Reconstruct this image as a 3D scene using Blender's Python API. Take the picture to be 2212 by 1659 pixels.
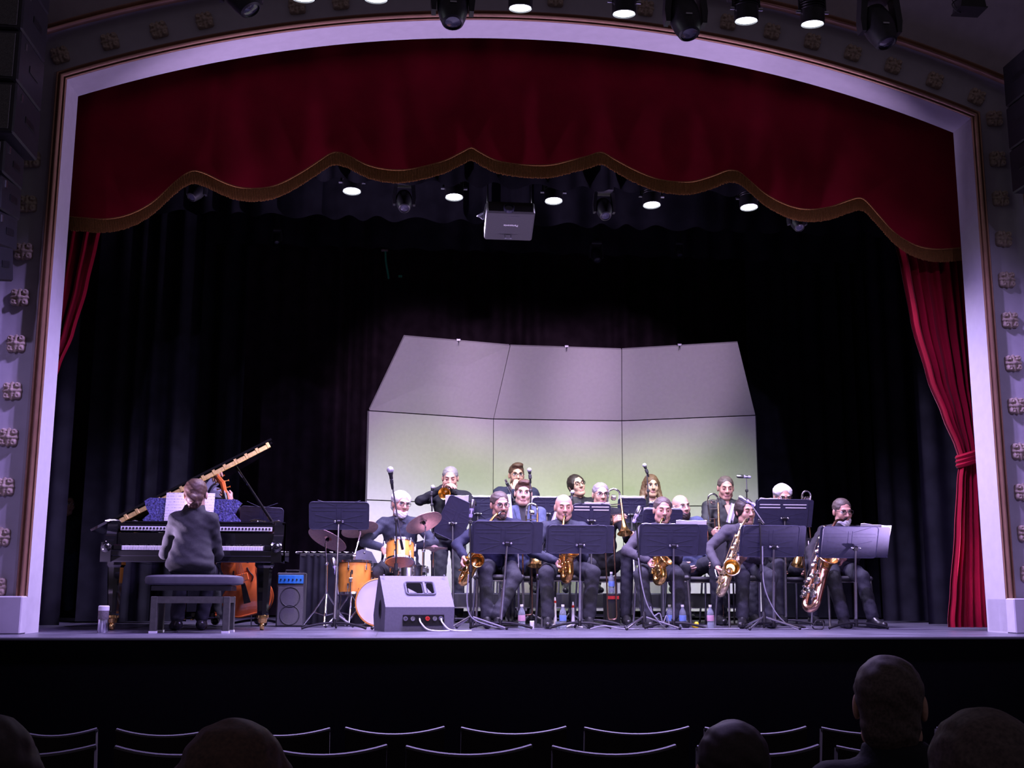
import bpy, math, random
import numpy as np
from mathutils import Vector, Matrix
from mathutils.bvhtree import BVHTree
random.seed(7); np.random.seed(7)
for o in list(bpy.data.objects): bpy.data.objects.remove(o)
SC = bpy.context.scene; COL = SC.collection
V = Vector; PI = math.pi
def rad(a): return a*PI/180

# ------------------------------------------------------------------ camera
FPX, PITCH, YAW, ROLL = 2490.0, .179, .0953, .0027
CAM = V((-1.0405, -9.2, .3047))
_F = V((math.sin(YAW)*math.cos(PITCH), math.cos(YAW)*math.cos(PITCH), math.sin(PITCH)))
_R = V((math.cos(YAW), -math.sin(YAW), 0)); _U = _R.cross(_F)
_R, _U = math.cos(ROLL)*_R+math.sin(ROLL)*_U, -math.sin(ROLL)*_R+math.cos(ROLL)*_U
cd = bpy.data.cameras.new('camera'); cam = bpy.data.objects.new('camera', cd); COL.objects.link(cam)
cd.sensor_width = 36; cd.lens = FPX/2212*36; cd.clip_end = 200; cd.clip_start = .05
cam.matrix_world = Matrix(((_R.x, _U.x, -_F.x, CAM.x), (_R.y, _U.y, -_F.y, CAM.y), (_R.z, _U.z, -_F.z, CAM.z), (0, 0, 0, 1)))
SC.camera = cam
def at(x, y, Y):                     # real point at depth Y that the photo shows at pixel x, y
    d = _F+_R*((x-1106)/FPX)-_U*((y-829.5)/FPX)
    return CAM+d*((Y-CAM.y)/d.y)
def pxm(p):                          # pixels per metre at a point
    return FPX/((V(p)-CAM).dot(_F))

# ------------------------------------------------------------------ world, exposure, lamps out of view
SC.view_settings.view_transform = 'Standard'; SC.view_settings.look = 'None'
SC.view_settings.exposure = .12; SC.view_settings.gamma = 1; SC.view_settings.use_curve_mapping = False
SC.cycles.max_bounces = 8; SC.cycles.diffuse_bounces = 3; SC.cycles.glossy_bounces = 4; SC.cycles.caustics_reflective = False; SC.cycles.caustics_refractive = False
w = bpy.data.worlds.new('dark_hall'); SC.world = w; w.use_nodes = True
w.node_tree.nodes['Background'].inputs[0].default_value = (.46, .36, .50, 1)
w.node_tree.nodes['Background'].inputs[1].default_value = .12
def spot(name, loc, target, power, color, deg, blend=.6, size=.08):
    l = bpy.data.lights.new(name, 'SPOT'); l.energy = power; l.color = color; l.spot_size = rad(deg); l.spot_blend = blend
    l.shadow_soft_size = size
    o = bpy.data.objects.new(name, l); COL.objects.link(o); o.location = loc
    o.rotation_euler = (V(target)-V(loc)).to_track_quat('-Z', 'Y').to_euler()
    return o
LAV = (.56, .43, 1.0); PALE = (1.0, .82, .68)
# added front-of-house spotlights, unseen behind the audience: lavender wash and a paler key
for i, (x, tx) in enumerate(((-3.6, -1.9), (-.6, .5), (2.6, 2.4))):
    spot('added_front_spot', (x, -13.5, 5.2), (tx, 1.4, 1.05), 1380, LAV, 21, .55, .12)
for i, (x, tx) in enumerate(((-2.2, -.4), (1.4, 1.4))):
    spot('added_front_key', (x, -13.5, 5.6), (tx, 1.4, .75), 2050, PALE, 15, .6, .12)
for x, tx in ((-2.2, -.95), (.2, .4), (2.6, 1.75)):
    spot('added_canopy_wash', (x, -13.5, 2.4), (tx, 3.5, 2.68), 3700, (.86, .58, 1.0), 8.6, .7, .12)  # unseen lamps added to brighten the shell canopy
# unseen lamps added over the stage to tint the lower shell yellow-green
for x in (-.6, .5, 1.5, 2.3):
    spot('added_shell_wash', (x, 1.25, 3.75), (x*.9+.05, 3.95, .40), 215, (.66, 1.0, .22), 54, 1, .1)
# ------------------------------------------------------------------ materials
MATS = {}
def mat(name, col, rough=.6, metal=0, spec=.5, var=.12, scale=30, bump=0, emit=None, estr=0, trans=0, ior=1.45, sheen=0, coat=0, alpha=1):
    if name in MATS: return MATS[name]
    m = bpy.data.materials.new(name); m.use_nodes = True; nt = m.node_tree; b = nt.nodes['Principled BSDF']
    b.inputs['Roughness'].default_value = rough; b.inputs['Metallic'].default_value = metal
    b.inputs['Specular IOR Level'].default_value = spec; b.inputs['IOR'].default_value = ior
    if trans: b.inputs['Transmission Weight'].default_value = trans
    if sheen: b.inputs['Sheen Weight'].default_value = sheen; b.inputs['Sheen Roughness'].default_value = .4
    if coat: b.inputs['Coat Weight'].default_value = coat
    if alpha < 1: b.inputs['Alpha'].default_value = alpha
    c = list(col)+[1]
    tc = nt.nodes.new('ShaderNodeTexCoord'); n = nt.nodes.new('ShaderNodeTexNoise'); n.inputs['Scale'].default_value = scale; n.inputs['Detail'].default_value = 3
    nt.links.new(tc.outputs['Object'], n.inputs['Vector'])
    r = nt.nodes.new('ShaderNodeValToRGB'); nt.links.new(n.outputs['Fac'], r.inputs[0])
    r.color_ramp.elements[0].position = .3; r.color_ramp.elements[1].position = .7
    r.color_ramp.elements[0].color = [x*(1-var) for x in col]+[1]; r.color_ramp.elements[1].color = [min(1, x*(1+var)) for x in col]+[1]
    nt.links.new(r.outputs[0], b.inputs['Base Color'])
    if bump:
        bp = nt.nodes.new('ShaderNodeBump'); bp.inputs['Strength'].default_value = bump; bp.inputs['Distance'].default_value = .01
        nt.links.new(n.outputs['Fac'], bp.inputs['Height']); nt.links.new(bp.outputs[0], b.inputs['Normal'])
    if emit: b.inputs['Emission Color'].default_value = list(emit)+[1]; b.inputs['Emission Strength'].default_value = estr
    MATS[name] = m; return m
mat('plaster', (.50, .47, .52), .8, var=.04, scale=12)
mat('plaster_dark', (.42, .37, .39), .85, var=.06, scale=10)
mat('bronze', (.42, .24, .15), .35, .55, var=.1, scale=8)
mat('rosette_plaster', (.50, .40, .31), .8, var=.25, scale=40)
mat('velvet_red', (.20, .0025, .015), .9, spec=.1, var=.15, scale=3, sheen=.06)
mat('fringe_gold', (.20, .085, .025), .8, spec=.2, var=.3, scale=120)
mat('velvet_plum', (.030, .020, .028), .95, spec=.08, var=.3, scale=5)
mat('velvet_black', (.015, .015, .020), .95, spec=.08, var=.3, scale=5)
mat('black_paint', (.012, .012, .013), .6, var=.2)
mat('void_black', (.0025, .0025, .003), .9, spec=.05)
mat('black_metal', (.016, .016, .018), .4, .2, var=.2)
mat('black_plastic', (.02, .02, .024), .45, var=.2)
mat('chrome', (.75, .75, .78), .18, 1, var=.05)
mat('steel', (.45, .45, .48), .32, 1, var=.08)
mat('brass', (.80, .52, .16), .2, 1, var=.12, scale=60)
mat('brass_pale', (.92, .74, .42), .22, .95, var=.1, scale=60)
mat('brass_dark', (.62, .34, .10), .25, 1, var=.15, scale=60)
mat('copper_brass', (.72, .42, .28), .22, 1, var=.1)
mat('silver_plate', (.85, .82, .78), .15, 1, var=.05)
mat('lens_glow', (.9, .9, 1), .3, emit=(.85, .9, 1), estr=14)
mat('dark_lens', (.03, .03, .05), .05, spec=.8)
mat('shell_board', (.60, .585, .56), .7, var=.03, scale=25)
mat('shell_trim', (.07, .07, .07), .5)
mat('stand_black', (.040, .040, .074), .5, spec=.4, var=.1)
mat('paper', (.85, .84, .82), .8, var=.03)
mat('piano_black', (.006, .006, .007), .06, spec=.7, coat=1, var=0)
mat('ivory', (.85, .84, .80), .3, var=.02)
mat('ebony', (.01, .01, .01), .3)
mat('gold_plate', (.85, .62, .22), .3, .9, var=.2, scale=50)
mat('cushion', (.075, .075, .09), .6, var=.1)
mat('bench_wood', (.06, .062, .05), .5, var=.2)
mat('amber_wood', (.75, .30, .05), .25, coat=.5, var=.25, scale=6)
mat('bass_wood', (.72, .16, .035), .22, coat=.7, var=.2, scale=5)
mat('bass_dark', (.22, .04, .015), .3, coat=.5, var=.2, scale=5)
mat('drum_head', (.8, .8, .82), .5, var=.03)
mat('drum_head_clear', (.66, .62, .72), .35, var=.06, scale=4)
mat('cymbal', (.62, .42, .40), .35, .75, var=.12, scale=40)
mat('amp_grey', (.05, .05, .052), .7, var=.3, scale=200)
mat('grille', (.11, .11, .105), .75, var=.5, scale=260)
mat('amp_blue', (.03, .22, .55), .4, var=.1)
mat('bottle_plastic', (.75, .85, .95), .08, trans=.8, ior=1.2, var=.02)
mat('label_blue', (.16, .26, .55), .5); mat('label_pink', (.55, .32, .40), .5)
mat('white_plastic', (.8, .8, .8), .4, var=.03); mat('red_plastic', (.6, .04, .03), .4); mat('yellow_plastic', (.85, .6, .02), .5)
mat('chair_seat', (.03, .03, .032), .55); mat('seat_fabric', (.012, .008, .009), .85)
mat('seat_rim', (.075, .072, .086), .55, .1, var=.05)
mat('cable_black', (.02, .02, .022), .5); mat('cable_grey', (.30, .30, .34), .5)
mat('green_reflection_paint', (.10, .85, .45), .35)  # reflected green light painted as a base colour
mat('skin_pale', (.52, .32, .23), .5, var=.06, scale=60); mat('skin_pink', (.50, .275, .20), .5, var=.06, scale=60)
mat('skin_warm', (.48, .285, .19), .5, var=.06, scale=60)
mat('lip', (.46, .22, .19), .5); mat('eye_white', (.6, .58, .56), .3); mat('eye_dark', (.03, .02, .018), .2)
mat('hair_brown', (.07, .035, .02), .6, var=.4, scale=140); mat('hair_dark', (.022, .013, .010), .6, var=.4, scale=140)
mat('hair_grey', (.20, .18, .18), .6, var=.35, scale=140); mat('hair_white', (.72, .70, .70), .6, var=.25, scale=140)
mat('hair_salt', (.075, .055, .045), .6, var=.45, scale=140); mat('hair_blond', (.13, .07, .04), .6, var=.4, scale=120)
mat('stubble', (.32, .20, .17), .7, var=.2, scale=150)
mat('suit_black', (.013, .013, .017), .8, spec=.2, var=.15, scale=90, bump=.12); mat('suit_navy', (.022, .024, .048), .8, spec=.2, var=.15, scale=90, bump=.12)
mat('suit_blue', (.075, .09, .16), .8, spec=.2, var=.15, scale=90, bump=.12); mat('suit_grey', (.026, .024, .028), .8, spec=.2, var=.15, scale=90, bump=.12)
mat('suit_charcoal', (.060, .056, .068), .8, spec=.2, var=.15, scale=90, bump=.12)
mat('trouser', (.030, .031, .038), .8, spec=.2, var=.15, scale=90, bump=.12)
mat('suit_olive', (.036, .037, .038), .85, spec=.2, var=.12, scale=90, bump=.1)
mat('shirt_black', (.015, .015, .018), .7, var=.2); mat('shirt_blue', (.16, .20, .36), .75, var=.15); mat('shirt_white', (.7, .68, .68), .7, var=.05)
mat('shirt_dark', (.034, .038, .056), .75, spec=.25, var=.2, scale=90)
mat('denim', (.03, .05, .09), .8, var=.3); mat('shoe_black', (.015, .015, .016), .3)
mat('hat_felt', (.10, .095, .14), .85, var=.15)
mat('glasses_frame', (.02, .015, .015), .3)
mat('monitor_grey', (.13, .125, .165), .55, var=.08, scale=60)
mat('seat_pale', (.55, .55, .58), .45, .5, var=.3, scale=300)
mat('cable_white', (.7, .7, .72), .5)
mat('desk_glitter', (.05, .05, .16), .25, var=.9, scale=70, coat=.5, bump=.6)
mat('chrome_clip', (.5, .45, .75), .35, .3)

# wood-boarded stage floor: lengthwise boards drawn by the material only in their colour
def floor_mat():
    m = bpy.data.materials.new('stage_boards'); m.use_nodes = True; nt = m.node_tree; b = nt.nodes['Principled BSDF']
    tc = nt.nodes.new('ShaderNodeTexCoord'); br = nt.nodes.new('ShaderNodeTexBrick'); nt.links.new(tc.outputs['Object'], br.inputs['Vector'])
    br.inputs['Color1'].default_value = (.12, .115, .155, 1); br.inputs['Color2'].default_value = (.18, .17, .225, 1); br.inputs['Mortar'].default_value = (.05, .05, .05, 1)
    br.inputs['Scale'].default_value = 1; br.inputs['Brick Width'].default_value = 2.4; br.inputs['Row Height'].default_value = .12; br.inputs['Mortar Size'].default_value = .004
    n = nt.nodes.new('ShaderNodeTexNoise'); n.inputs['Scale'].default_value = 3; nt.links.new(tc.outputs['Object'], n.inputs['Vector'])
    mx = nt.nodes.new('ShaderNodeMixRGB'); mx.blend_type = 'MULTIPLY'; mx.inputs[0].default_value = .5
    nt.links.new(br.outputs['Color'], mx.inputs[1]); nt.links.new(n.outputs['Fac'], mx.inputs[2]); nt.links.new(mx.outputs[0], b.inputs['Base Color'])
    rr = nt.nodes.new('ShaderNodeMapRange'); rr.inputs[3].default_value = .22; rr.inputs[4].default_value = .5
    nt.links.new(n.outputs['Fac'], rr.inputs[0]); nt.links.new(rr.outputs[0], b.inputs['Roughness'])
    MATS['stage_boards'] = m
floor_mat()
def score_mat():                     # printed music: staves of grey lines on white paper
    m = bpy.data.materials.new('printed_music'); m.use_nodes = True; nt = m.node_tree; b = nt.nodes['Principled BSDF']
    tc = nt.nodes.new('ShaderNodeTexCoord'); mp = nt.nodes.new('ShaderNodeMapping'); nt.links.new(tc.outputs['Object'], mp.inputs['Vector'])
    mp.inputs['Scale'].default_value = (90, 1, 60)
    n = nt.nodes.new('ShaderNodeTexNoise'); n.inputs['Scale'].default_value = 1; n.inputs['Detail'].default_value = 4; nt.links.new(mp.outputs[0], n.inputs['Vector'])
    wv = nt.nodes.new('ShaderNodeTexWave'); wv.bands_direction = 'Z'; wv.inputs['Scale'].default_value = 13; wv.inputs['Distortion'].default_value = 0
    nt.links.new(tc.outputs['Object'], wv.inputs['Vector'])
    mu = nt.nodes.new('ShaderNodeMath'); mu.operation = 'MULTIPLY'; nt.links.new(n.outputs['Fac'], mu.inputs[0]); nt.links.new(wv.outputs['Fac'], mu.inputs[1])
    r = nt.nodes.new('ShaderNodeValToRGB'); nt.links.new(mu.outputs[0], r.inputs[0])
    r.color_ramp.elements[0].position = .42; r.color_ramp.elements[1].position = .58
    r.color_ramp.elements[0].color = (.86, .85, .83, 1); r.color_ramp.elements[1].color = (.4, .4, .43, 1)
    nt.links.new(r.outputs[0], b.inputs['Base Color']); b.inputs['Roughness'].default_value = .8
    MATS['printed_music'] = m
score_mat()
M = MATS

# ------------------------------------------------------------------ mesh builder
class MB:
    def __init__(s): s.v = []; s.f = []; s.m = []; s.cur = 0
    def add(s, vs, fs):
        n = len(s.v); s.v.extend([V(p) for p in vs]); s.f.extend([tuple(i+n for i in f) for f in fs]); s.m.extend([s.cur]*len(fs)); return s
    def box(s, c, size, rot=None, bev=0):
        hx, hy, hz = [a/2 for a in size]; rot = rot or Matrix(); c = V(c)
        b = min(bev, hx*.9, hy*.9, hz*.9)
        if b <= 0:
            vs = [(x*hx, y*hy, z*hz) for x in (-1, 1) for y in (-1, 1) for z in (-1, 1)]
            fs = [(0, 1, 3, 2), (4, 6, 7, 5), (0, 4, 5, 1), (2, 3, 7, 6), (0, 2, 6, 4), (1, 5, 7, 3)]
        else:
            vs = []; idx = {}
            for x in (-1, 1):
                for y in (-1, 1):
                    for z in (-1, 1):
                        for a in range(3):
                            p = [x*(hx-b), y*(hy-b), z*(hz-b)]; p[a] = (x*hx, y*hy, z*hz)[a]
                            idx[(x, y, z, a)] = len(vs); vs.append(p)
            g = lambda x, y, z, a: idx[(x, y, z, a)]
            fs = []
            for q in (-1, 1):
                fs.append([g(q, -1, -1, 0), g(q, 1, -1, 0), g(q, 1, 1, 0), g(q, -1, 1, 0)])
                fs.append([g(-1, q, -1, 1), g(1, q, -1, 1), g(1, q, 1, 1), g(-1, q, 1, 1)])
                fs.append([g(-1, -1, q, 2), g(1, -1, q, 2), g(1, 1, q, 2), g(-1, 1, q, 2)])
            for p in (-1, 1):
                for q in (-1, 1):
                    fs.append([g(p, q, -1, 0), g(p, q, 1, 0), g(p, q, 1, 1), g(p, q, -1, 1)])
                    fs.append([g(p, -1, q, 0), g(p, 1, q, 0), g(p, 1, q, 2), g(p, -1, q, 2)])
                    fs.append([g(-1, p, q, 1), g(1, p, q, 1), g(1, p, q, 2), g(-1, p, q, 2)])
                    for r in (-1, 1): fs.append([g(p, q, r, 0), g(p, q, r, 1), g(p, q, r, 2)])
            out = []
            for f in fs:
                a, b_, c_ = [V(vs[i]) for i in f[:3]]; n = (b_-a).cross(c_-a)
                cen = sum((V(vs[i]) for i in f), V())/len(f)
                out.append(tuple(f) if n.dot(cen) > 0 else tuple(reversed(f)))
            fs = out
        return s.add([rot @ V(p)+c for p in vs], fs)
    def tube(s, pts, r, seg=8, cap=True, closed=False):
        pts = [V(p) for p in pts]; n = len(pts)
        rs = r if isinstance(r, (list, tuple)) else [r]*n
        vs = []; T0 = None; nx = None
        for i, p in enumerate(pts):
            if closed: t = (pts[(i+1) % n]-pts[i-1])
            else: t = pts[min(i+1, n-1)]-pts[max(i-1, 0)]
            t = t.normalized() if t.length > 1e-9 else V((0, 0, 1))
            if nx is None:
                a = V((0, 0, 1)) if abs(t.z) < .9 else V((1, 0, 0)); nx = (a-t*a.dot(t)).normalized()
            else:
                nx = nx-t*nx.dot(t); nx = nx.normalized() if nx.length > 1e-6 else t.orthogonal().normalized()
            ny = t.cross(nx)
            for k in range(seg):
                a = 2*PI*k/seg; vs.append(p+(nx*math.cos(a)+ny*math.sin(a))*rs[i])
        fs = []
        for i in range(n if closed else n-1):
            j = (i+1) % n
            for k in range(seg):
                k2 = (k+1) % seg; fs.append((i*seg+k, i*seg+k2, j*seg+k2, j*seg+k))
        if cap and not closed:
            fs.append(tuple(reversed(range(seg)))); fs.append(tuple(range((n-1)*seg, n*seg)))
        return s.add(vs, fs)
    def lathe(s, prof, mtx=None, seg=20, close=False):
        mtx = mtx or Matrix(); vs = []; fs = []
        for r, z in prof:
            for k in range(seg):
                a = 2*PI*k/seg; vs.append(mtx @ V((max(r, 1e-4)*math.cos(a), max(r, 1e-4)*math.sin(a), z)))
        n = len(prof)
        for i in range(n-1 if not close else n):
            j = (i+1) % n
            for k in range(seg):
                k2 = (k+1) % seg; fs.append((i*seg+k, i*seg+k2, j*seg+k2, j*seg+k))
        if not close:
            fs.append(tuple(reversed(range(seg)))); fs.append(tuple(range((n-1)*seg, n*seg)))
        return s.add(vs, fs)
    def prism(s, poly, d0, d1, mtx=None):         # poly in x,z; extruded along y from d0 to d1
        mtx = mtx or Matrix(); n = len(poly)
        vs = [mtx @ V((x, d0, z)) for x, z in poly]+[mtx @ V((x, d1, z)) for x, z in poly]
        ar = sum(poly[i][0]*poly[(i+1) % n][1]-poly[(i+1) % n][0]*poly[i][1] for i in range(n))
        fs = [tuple(range(n)), tuple(reversed(range(n, 2*n)))]+[(i, i+n, (i+1) % n+n, (i+1) % n) for i in range(n)]
        if (ar > 0) != (d1 > d0): fs = [tuple(reversed(f)) for f in fs]
        return s.add(vs, fs)
    def ball(s, c, r, mtx=None, seg=12, rings=8):
        r = (r, r, r) if not isinstance(r, (tuple, list)) else r; mtx = mtx or Matrix(); c = V(c)
        prof = [(math.sin(PI*i/rings), -math.cos(PI*i/rings)) for i in range(rings+1)]
        return s.lathe(prof, Matrix.Translation(c) @ mtx @ Matrix.Diagonal((*r, 1)), seg)
    def pillow(s, c, size, e=.35, nu=24, nv=12):
        a, b, d = [x/2 for x in size]; f = lambda t, q: math.copysign(abs(t)**q, t); P = []
        for j in range(nv+1):
            v = -PI/2+PI*j/nv
            P.append([V(c)+V((a*f(math.cos(v), e)*f(math.cos(2*PI*i/nu), e), b*f(math.cos(v), e)*f(math.sin(2*PI*i/nu), e), d*f(math.sin(v), e))) for i in range(nu+1)])
        return s.grid(P)
    def grid(s, P, thick=None):                   # P[i][j] points
        ni, nj = len(P), len(P[0]); vs = [p for row in P for p in row]
        fs = [(i*nj+j, i*nj+j+1, (i+1)*nj+j+1, (i+1)*nj+j) for i in range(ni-1) for j in range(nj-1)]
        return s.add(vs, fs)
    def build(s, name, mats, parent=None, smooth=35, loc=None):
        me = bpy.data.meshes.new(name)
        org = V(loc) if loc is not None else V()
        me.from_pydata([tuple(v-org) for v in s.v], [], s.f)
        for x in (mats if isinstance(mats, (list, tuple)) else [mats]): me.materials.append(M[x])
        if isinstance(mats, (list, tuple)) and len(mats) > 1: me.polygons.foreach_set('material_index', s.m)
        if smooth:
            me.polygons.foreach_set('use_smooth', [True]*len(me.polygons)); me.set_sharp_from_angle(angle=rad(smooth))
        me.update()
        o = bpy.data.objects.new(name, me); COL.objects.link(o)
        if loc is not None: o.location = org
        if parent is not None: o.parent = parent
        return o
def tag(o, label=None, cat=None, group=None, kind=None):
    if label: o['label'] = label
    if cat: o['category'] = cat
    if group: o['group'] = group
    if kind: o['kind'] = kind
    return o
def struct(o, label=None):
    o['kind'] = 'structure'
    if label: o['label'] = label
    return o
def empty(name, loc, label=None, cat=None, group=None, rz=0):
    o = bpy.data.objects.new(name, None); COL.objects.link(o); o.location = loc; o.rotation_euler = (0, 0, rz); o.empty_display_size = .05
    return tag(o, label, cat, group)
def copy_tree(o, parent=None):
    c = o.copy(); COL.objects.link(c); c.parent = parent
    for ch in o.children: copy_tree(ch, c)
    return c
def frame(z, y=None, loc=(0, 0, 0)):              # matrix with +Z along z and +Y as near y as can be
    z = V(z).normalized(); y = V(y) if y is not None else (V((0, 1, 0)) if abs(z.y) < .9 else V((0, 0, 1)))
    x = y.cross(z).normalized(); y = z.cross(x)
    return Matrix(((x.x, y.x, z.x, loc[0]), (x.y, y.y, z.y, loc[1]), (x.z, y.z, z.z, loc[2]), (0, 0, 0, 1)))
def bez(pts, n=12):                               # smooth curve through points (Catmull-Rom)
    P = [V(p) for p in pts]; P = [P[0]*2-P[1]]+P+[P[-1]*2-P[-2]]; out = []
    for i in range(1, len(P)-2):
        for k in range(n):
            t = k/n; a, b, c, d = P[i-1], P[i], P[i+1], P[i+2]
            out.append(.5*((2*b)+(c-a)*t+(2*a-5*b+4*c-d)*t*t+(3*b-a-3*c+d)*t*t*t))
    out.append(P[-2]); return out
ORD = ['first', 'second', 'third', 'fourth', 'fifth', 'sixth', 'seventh', 'eighth', 'ninth', 'tenth', 'eleventh', 'twelfth', 'thirteenth', 'fourteenth', 'fifteenth', 'sixteenth', 'seventeenth', 'eighteenth', 'nineteenth', 'twentieth']

# ------------------------------------------------------------------ blended solids (for figures and carved things)
def sdf_mesh(prims, h, wob=0, wsc=40.):
    """prims: (kind, data..., k, material); one watertight surface by surface nets, with a material index per face"""
    lo = np.full(3, 1e9); hi = -lo
    bbs = []
    for p in prims:
        if p[0] == 'cap':
            a, b, ra, rb = [np.array(q, float) for q in p[1:5]]; r = max(float(ra), float(rb)); l = np.minimum(a, b)-r; u = np.maximum(a, b)+r
        else:
            c, rr = np.array(p[1], float), np.array(p[2], float); r = rr.max() if p[3] is not None else rr; l = c-r; u = c+r
        bbs.append((l, u))
        if p[-3] != 'sub': lo = np.minimum(lo, l); hi = np.maximum(hi, u)
    lo -= 3*h; hi += 3*h
    N = np.ceil((hi-lo)/h).astype(int)+1
    vol = np.full(N, 1., np.float32); mid = np.zeros(N, np.int8); best = np.full(N, 9., np.float32)
    for p, (l, u) in zip(prims, bbs):
        op, k, mi = p[-3], p[-2], p[-1]; mg = k+4*h
        i0 = np.clip(np.floor((l-mg-lo)/h).astype(int), 0, N-1); i1 = np.clip(np.ceil((u+mg-lo)/h).astype(int)+1, 0, N)
        if (i1 <= i0).any(): continue
        ax = [lo[a]+h*np.arange(i0[a], i1[a]) for a in range(3)]
        X = ax[0][:, None, None]; Y = ax[1][None, :, None]; Z = ax[2][None, None, :]
        if p[0] == 'cap':
            a = np.array(p[1], float); b = np.array(p[2], float); ba = b-a; L2 = max(ba@ba, 1e-12)
            px, py, pz = X-a[0], Y-a[1], Z-a[2]
            t = np.clip((px*ba[0]+py*ba[1]+pz*ba[2])/L2, 0, 1)
            d = np.sqrt((px-t*ba[0])**2+(py-t*ba[1])**2+(pz-t*ba[2])**2)-(p[3]+t*(p[4]-p[3]))
        else:
            c = np.array(p[1], float); r = np.array(p[2], float)
            px, py, pz = X-c[0], Y-c[1], Z-c[2]
            if p[3] is not None:
                R = np.array(p[3], float); px, py, pz = (R[0, 0]*px+R[1, 0]*py+R[2, 0]*pz, R[0, 1]*px+R[1, 1]*py+R[2, 1]*pz, R[0, 2]*px+R[1, 2]*py+R[2, 2]*pz)
            k0 = np.sqrt((px/r[0])**2+(py/r[1])**2+(pz/r[2])**2); k1 = np.sqrt((px/r[0]**2)**2+(py/r[1]**2)**2+(pz/r[2]**2)**2)
            d = k0*(k0-1)/np.maximum(k1, 1e-6)
        sl = tuple(slice(i0[a], i1[a]) for a in range(3))
        cur = vol[sl]; d = d.astype(np.float32)
        if op == 'sub':
            d = -d
            if k > 0: hh = np.clip(.5-.5*(cur-d)/k, 0, 1); vol[sl] = cur*(1-hh)+d*hh+k*hh*(1-hh)
            else: vol[sl] = np.maximum(cur, d)
        else:
            if k > 0: hh = np.clip(.5+.5*(cur-d)/k, 0, 1); vol[sl] = cur*(1-hh)+d*hh-k*hh*(1-hh)
            else: vol[sl] = np.minimum(cur, d)
            bs = best[sl]; q = d < bs; bs[q] = d[q]; mid[sl][q] = mi
    if wob:
        X = (lo[0]+h*np.arange(N[0]))[:, None, None]*wsc; Y = (lo[1]+h*np.arange(N[1]))[None, :, None]*wsc; Z = (lo[2]+h*np.arange(N[2]))[None, None, :]*wsc
        vol += (wob*(np.sin(X*1.1+Z*1.7+1.3*np.sin(Y*.7))+.6*np.sin(Y*2.3-Z*1.2+X*.8)+.5*np.sin(Z*2.9+1.5*np.sin(X*1.3)))).astype(np.float32)
    s = vol < 0
    c0 = s[:-1, :-1, :-1]; cnt = np.zeros(c0.shape, np.int8)
    offs = [(i, j, k) for i in (0, 1) for j in (0, 1) for k in (0, 1)]
    for i, j, k in offs: cnt += s[i:N[0]-1+i, j:N[1]-1+j, k:N[2]-1+k]
    act = np.argwhere((cnt > 0) & (cnt < 8)); ids = np.full(cnt.shape, -1, np.int32); ids[tuple(act.T)] = np.arange(len(act))
    pos = np.zeros((len(act), 3)); wt = np.zeros(len(act))
    for a in range(8):
        for b in range(a+1, 8):
            if sum(x != y for x, y in zip(offs[a], offs[b])) != 1: continue
            va = vol[tuple((act+offs[a]).T)]; vb = vol[tuple((act+offs[b]).T)]; q = (va < 0) != (vb < 0)
            t = np.where(q, va/np.where(q, va-vb, 1), 0)
            pt = np.array(offs[a])+t[:, None]*(np.array(offs[b])-np.array(offs[a]))
            pos += pt*q[:, None]; wt += q
    pos = (pos/wt[:, None]+act)*h+lo
    mv = mid[tuple((act).T)]
    faces = []
    for ax_ in range(3):
        sa = [slice(0, N[0]), slice(0, N[1]), slice(0, N[2])]; sb = list(sa); sa[ax_] = slice(0, N[ax_]-1); sb[ax_] = slice(1, N[ax_])
        A = s[tuple(sa)]; B = s[tuple(sb)]
        e = np.argwhere(A != B)
        u, v = [(1, 2), (2, 0), (0, 1)][ax_]
        e = e[(e[:, u] > 0) & (e[:, v] > 0) & (e[:, u] < N[u]-1) & (e[:, v] < N[v]-1)]
        if not len(e): continue
        du = np.zeros(3, int); du[u] = 1; dv = np.zeros(3, int); dv[v] = 1
        q = np.stack([ids[tuple((e-du-dv).T)], ids[tuple((e-dv).T)], ids[tuple(e.T)], ids[tuple((e-du).T)]], 1)
        flip = ~A[tuple(e.T)]; q[flip] = q[flip][:, ::-1]
        faces.append(q)
    faces = np.concatenate(faces)
    return pos, faces, mv[faces[:, 0]]
def np_obj(name, parts, mats, parent=None, loc=(0, 0, 0)):
    """parts: list of (pos, quads, material index array)"""
    vs = []; fs = []; ms = []; n = 0
    for p, f, m in parts: vs.append(p-np.array(loc)); fs.append(f+n); ms.append(m); n += len(p)
    vs = np.concatenate(vs).astype(np.float32); fs = np.concatenate(fs).astype(np.int32); ms = np.concatenate(ms).astype(np.int32)
    me = bpy.data.meshes.new(name); me.vertices.add(len(vs)); me.vertices.foreach_set('co', vs.ravel())
    me.loops.add(fs.size); me.loops.foreach_set('vertex_index', fs.ravel())
    me.polygons.add(len(fs)); me.polygons.foreach_set('loop_start', np.arange(0, fs.size, 4, dtype=np.int32))
    for x in mats: me.materials.append(M[x])
    me.polygons.foreach_set('material_index', ms); me.polygons.foreach_set('use_smooth', np.ones(len(fs), bool))
    me.update(calc_edges=True); me.validate()
    o = bpy.data.objects.new(name, me); COL.objects.link(o)
    if parent is not None: o.parent = parent
    return o
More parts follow.
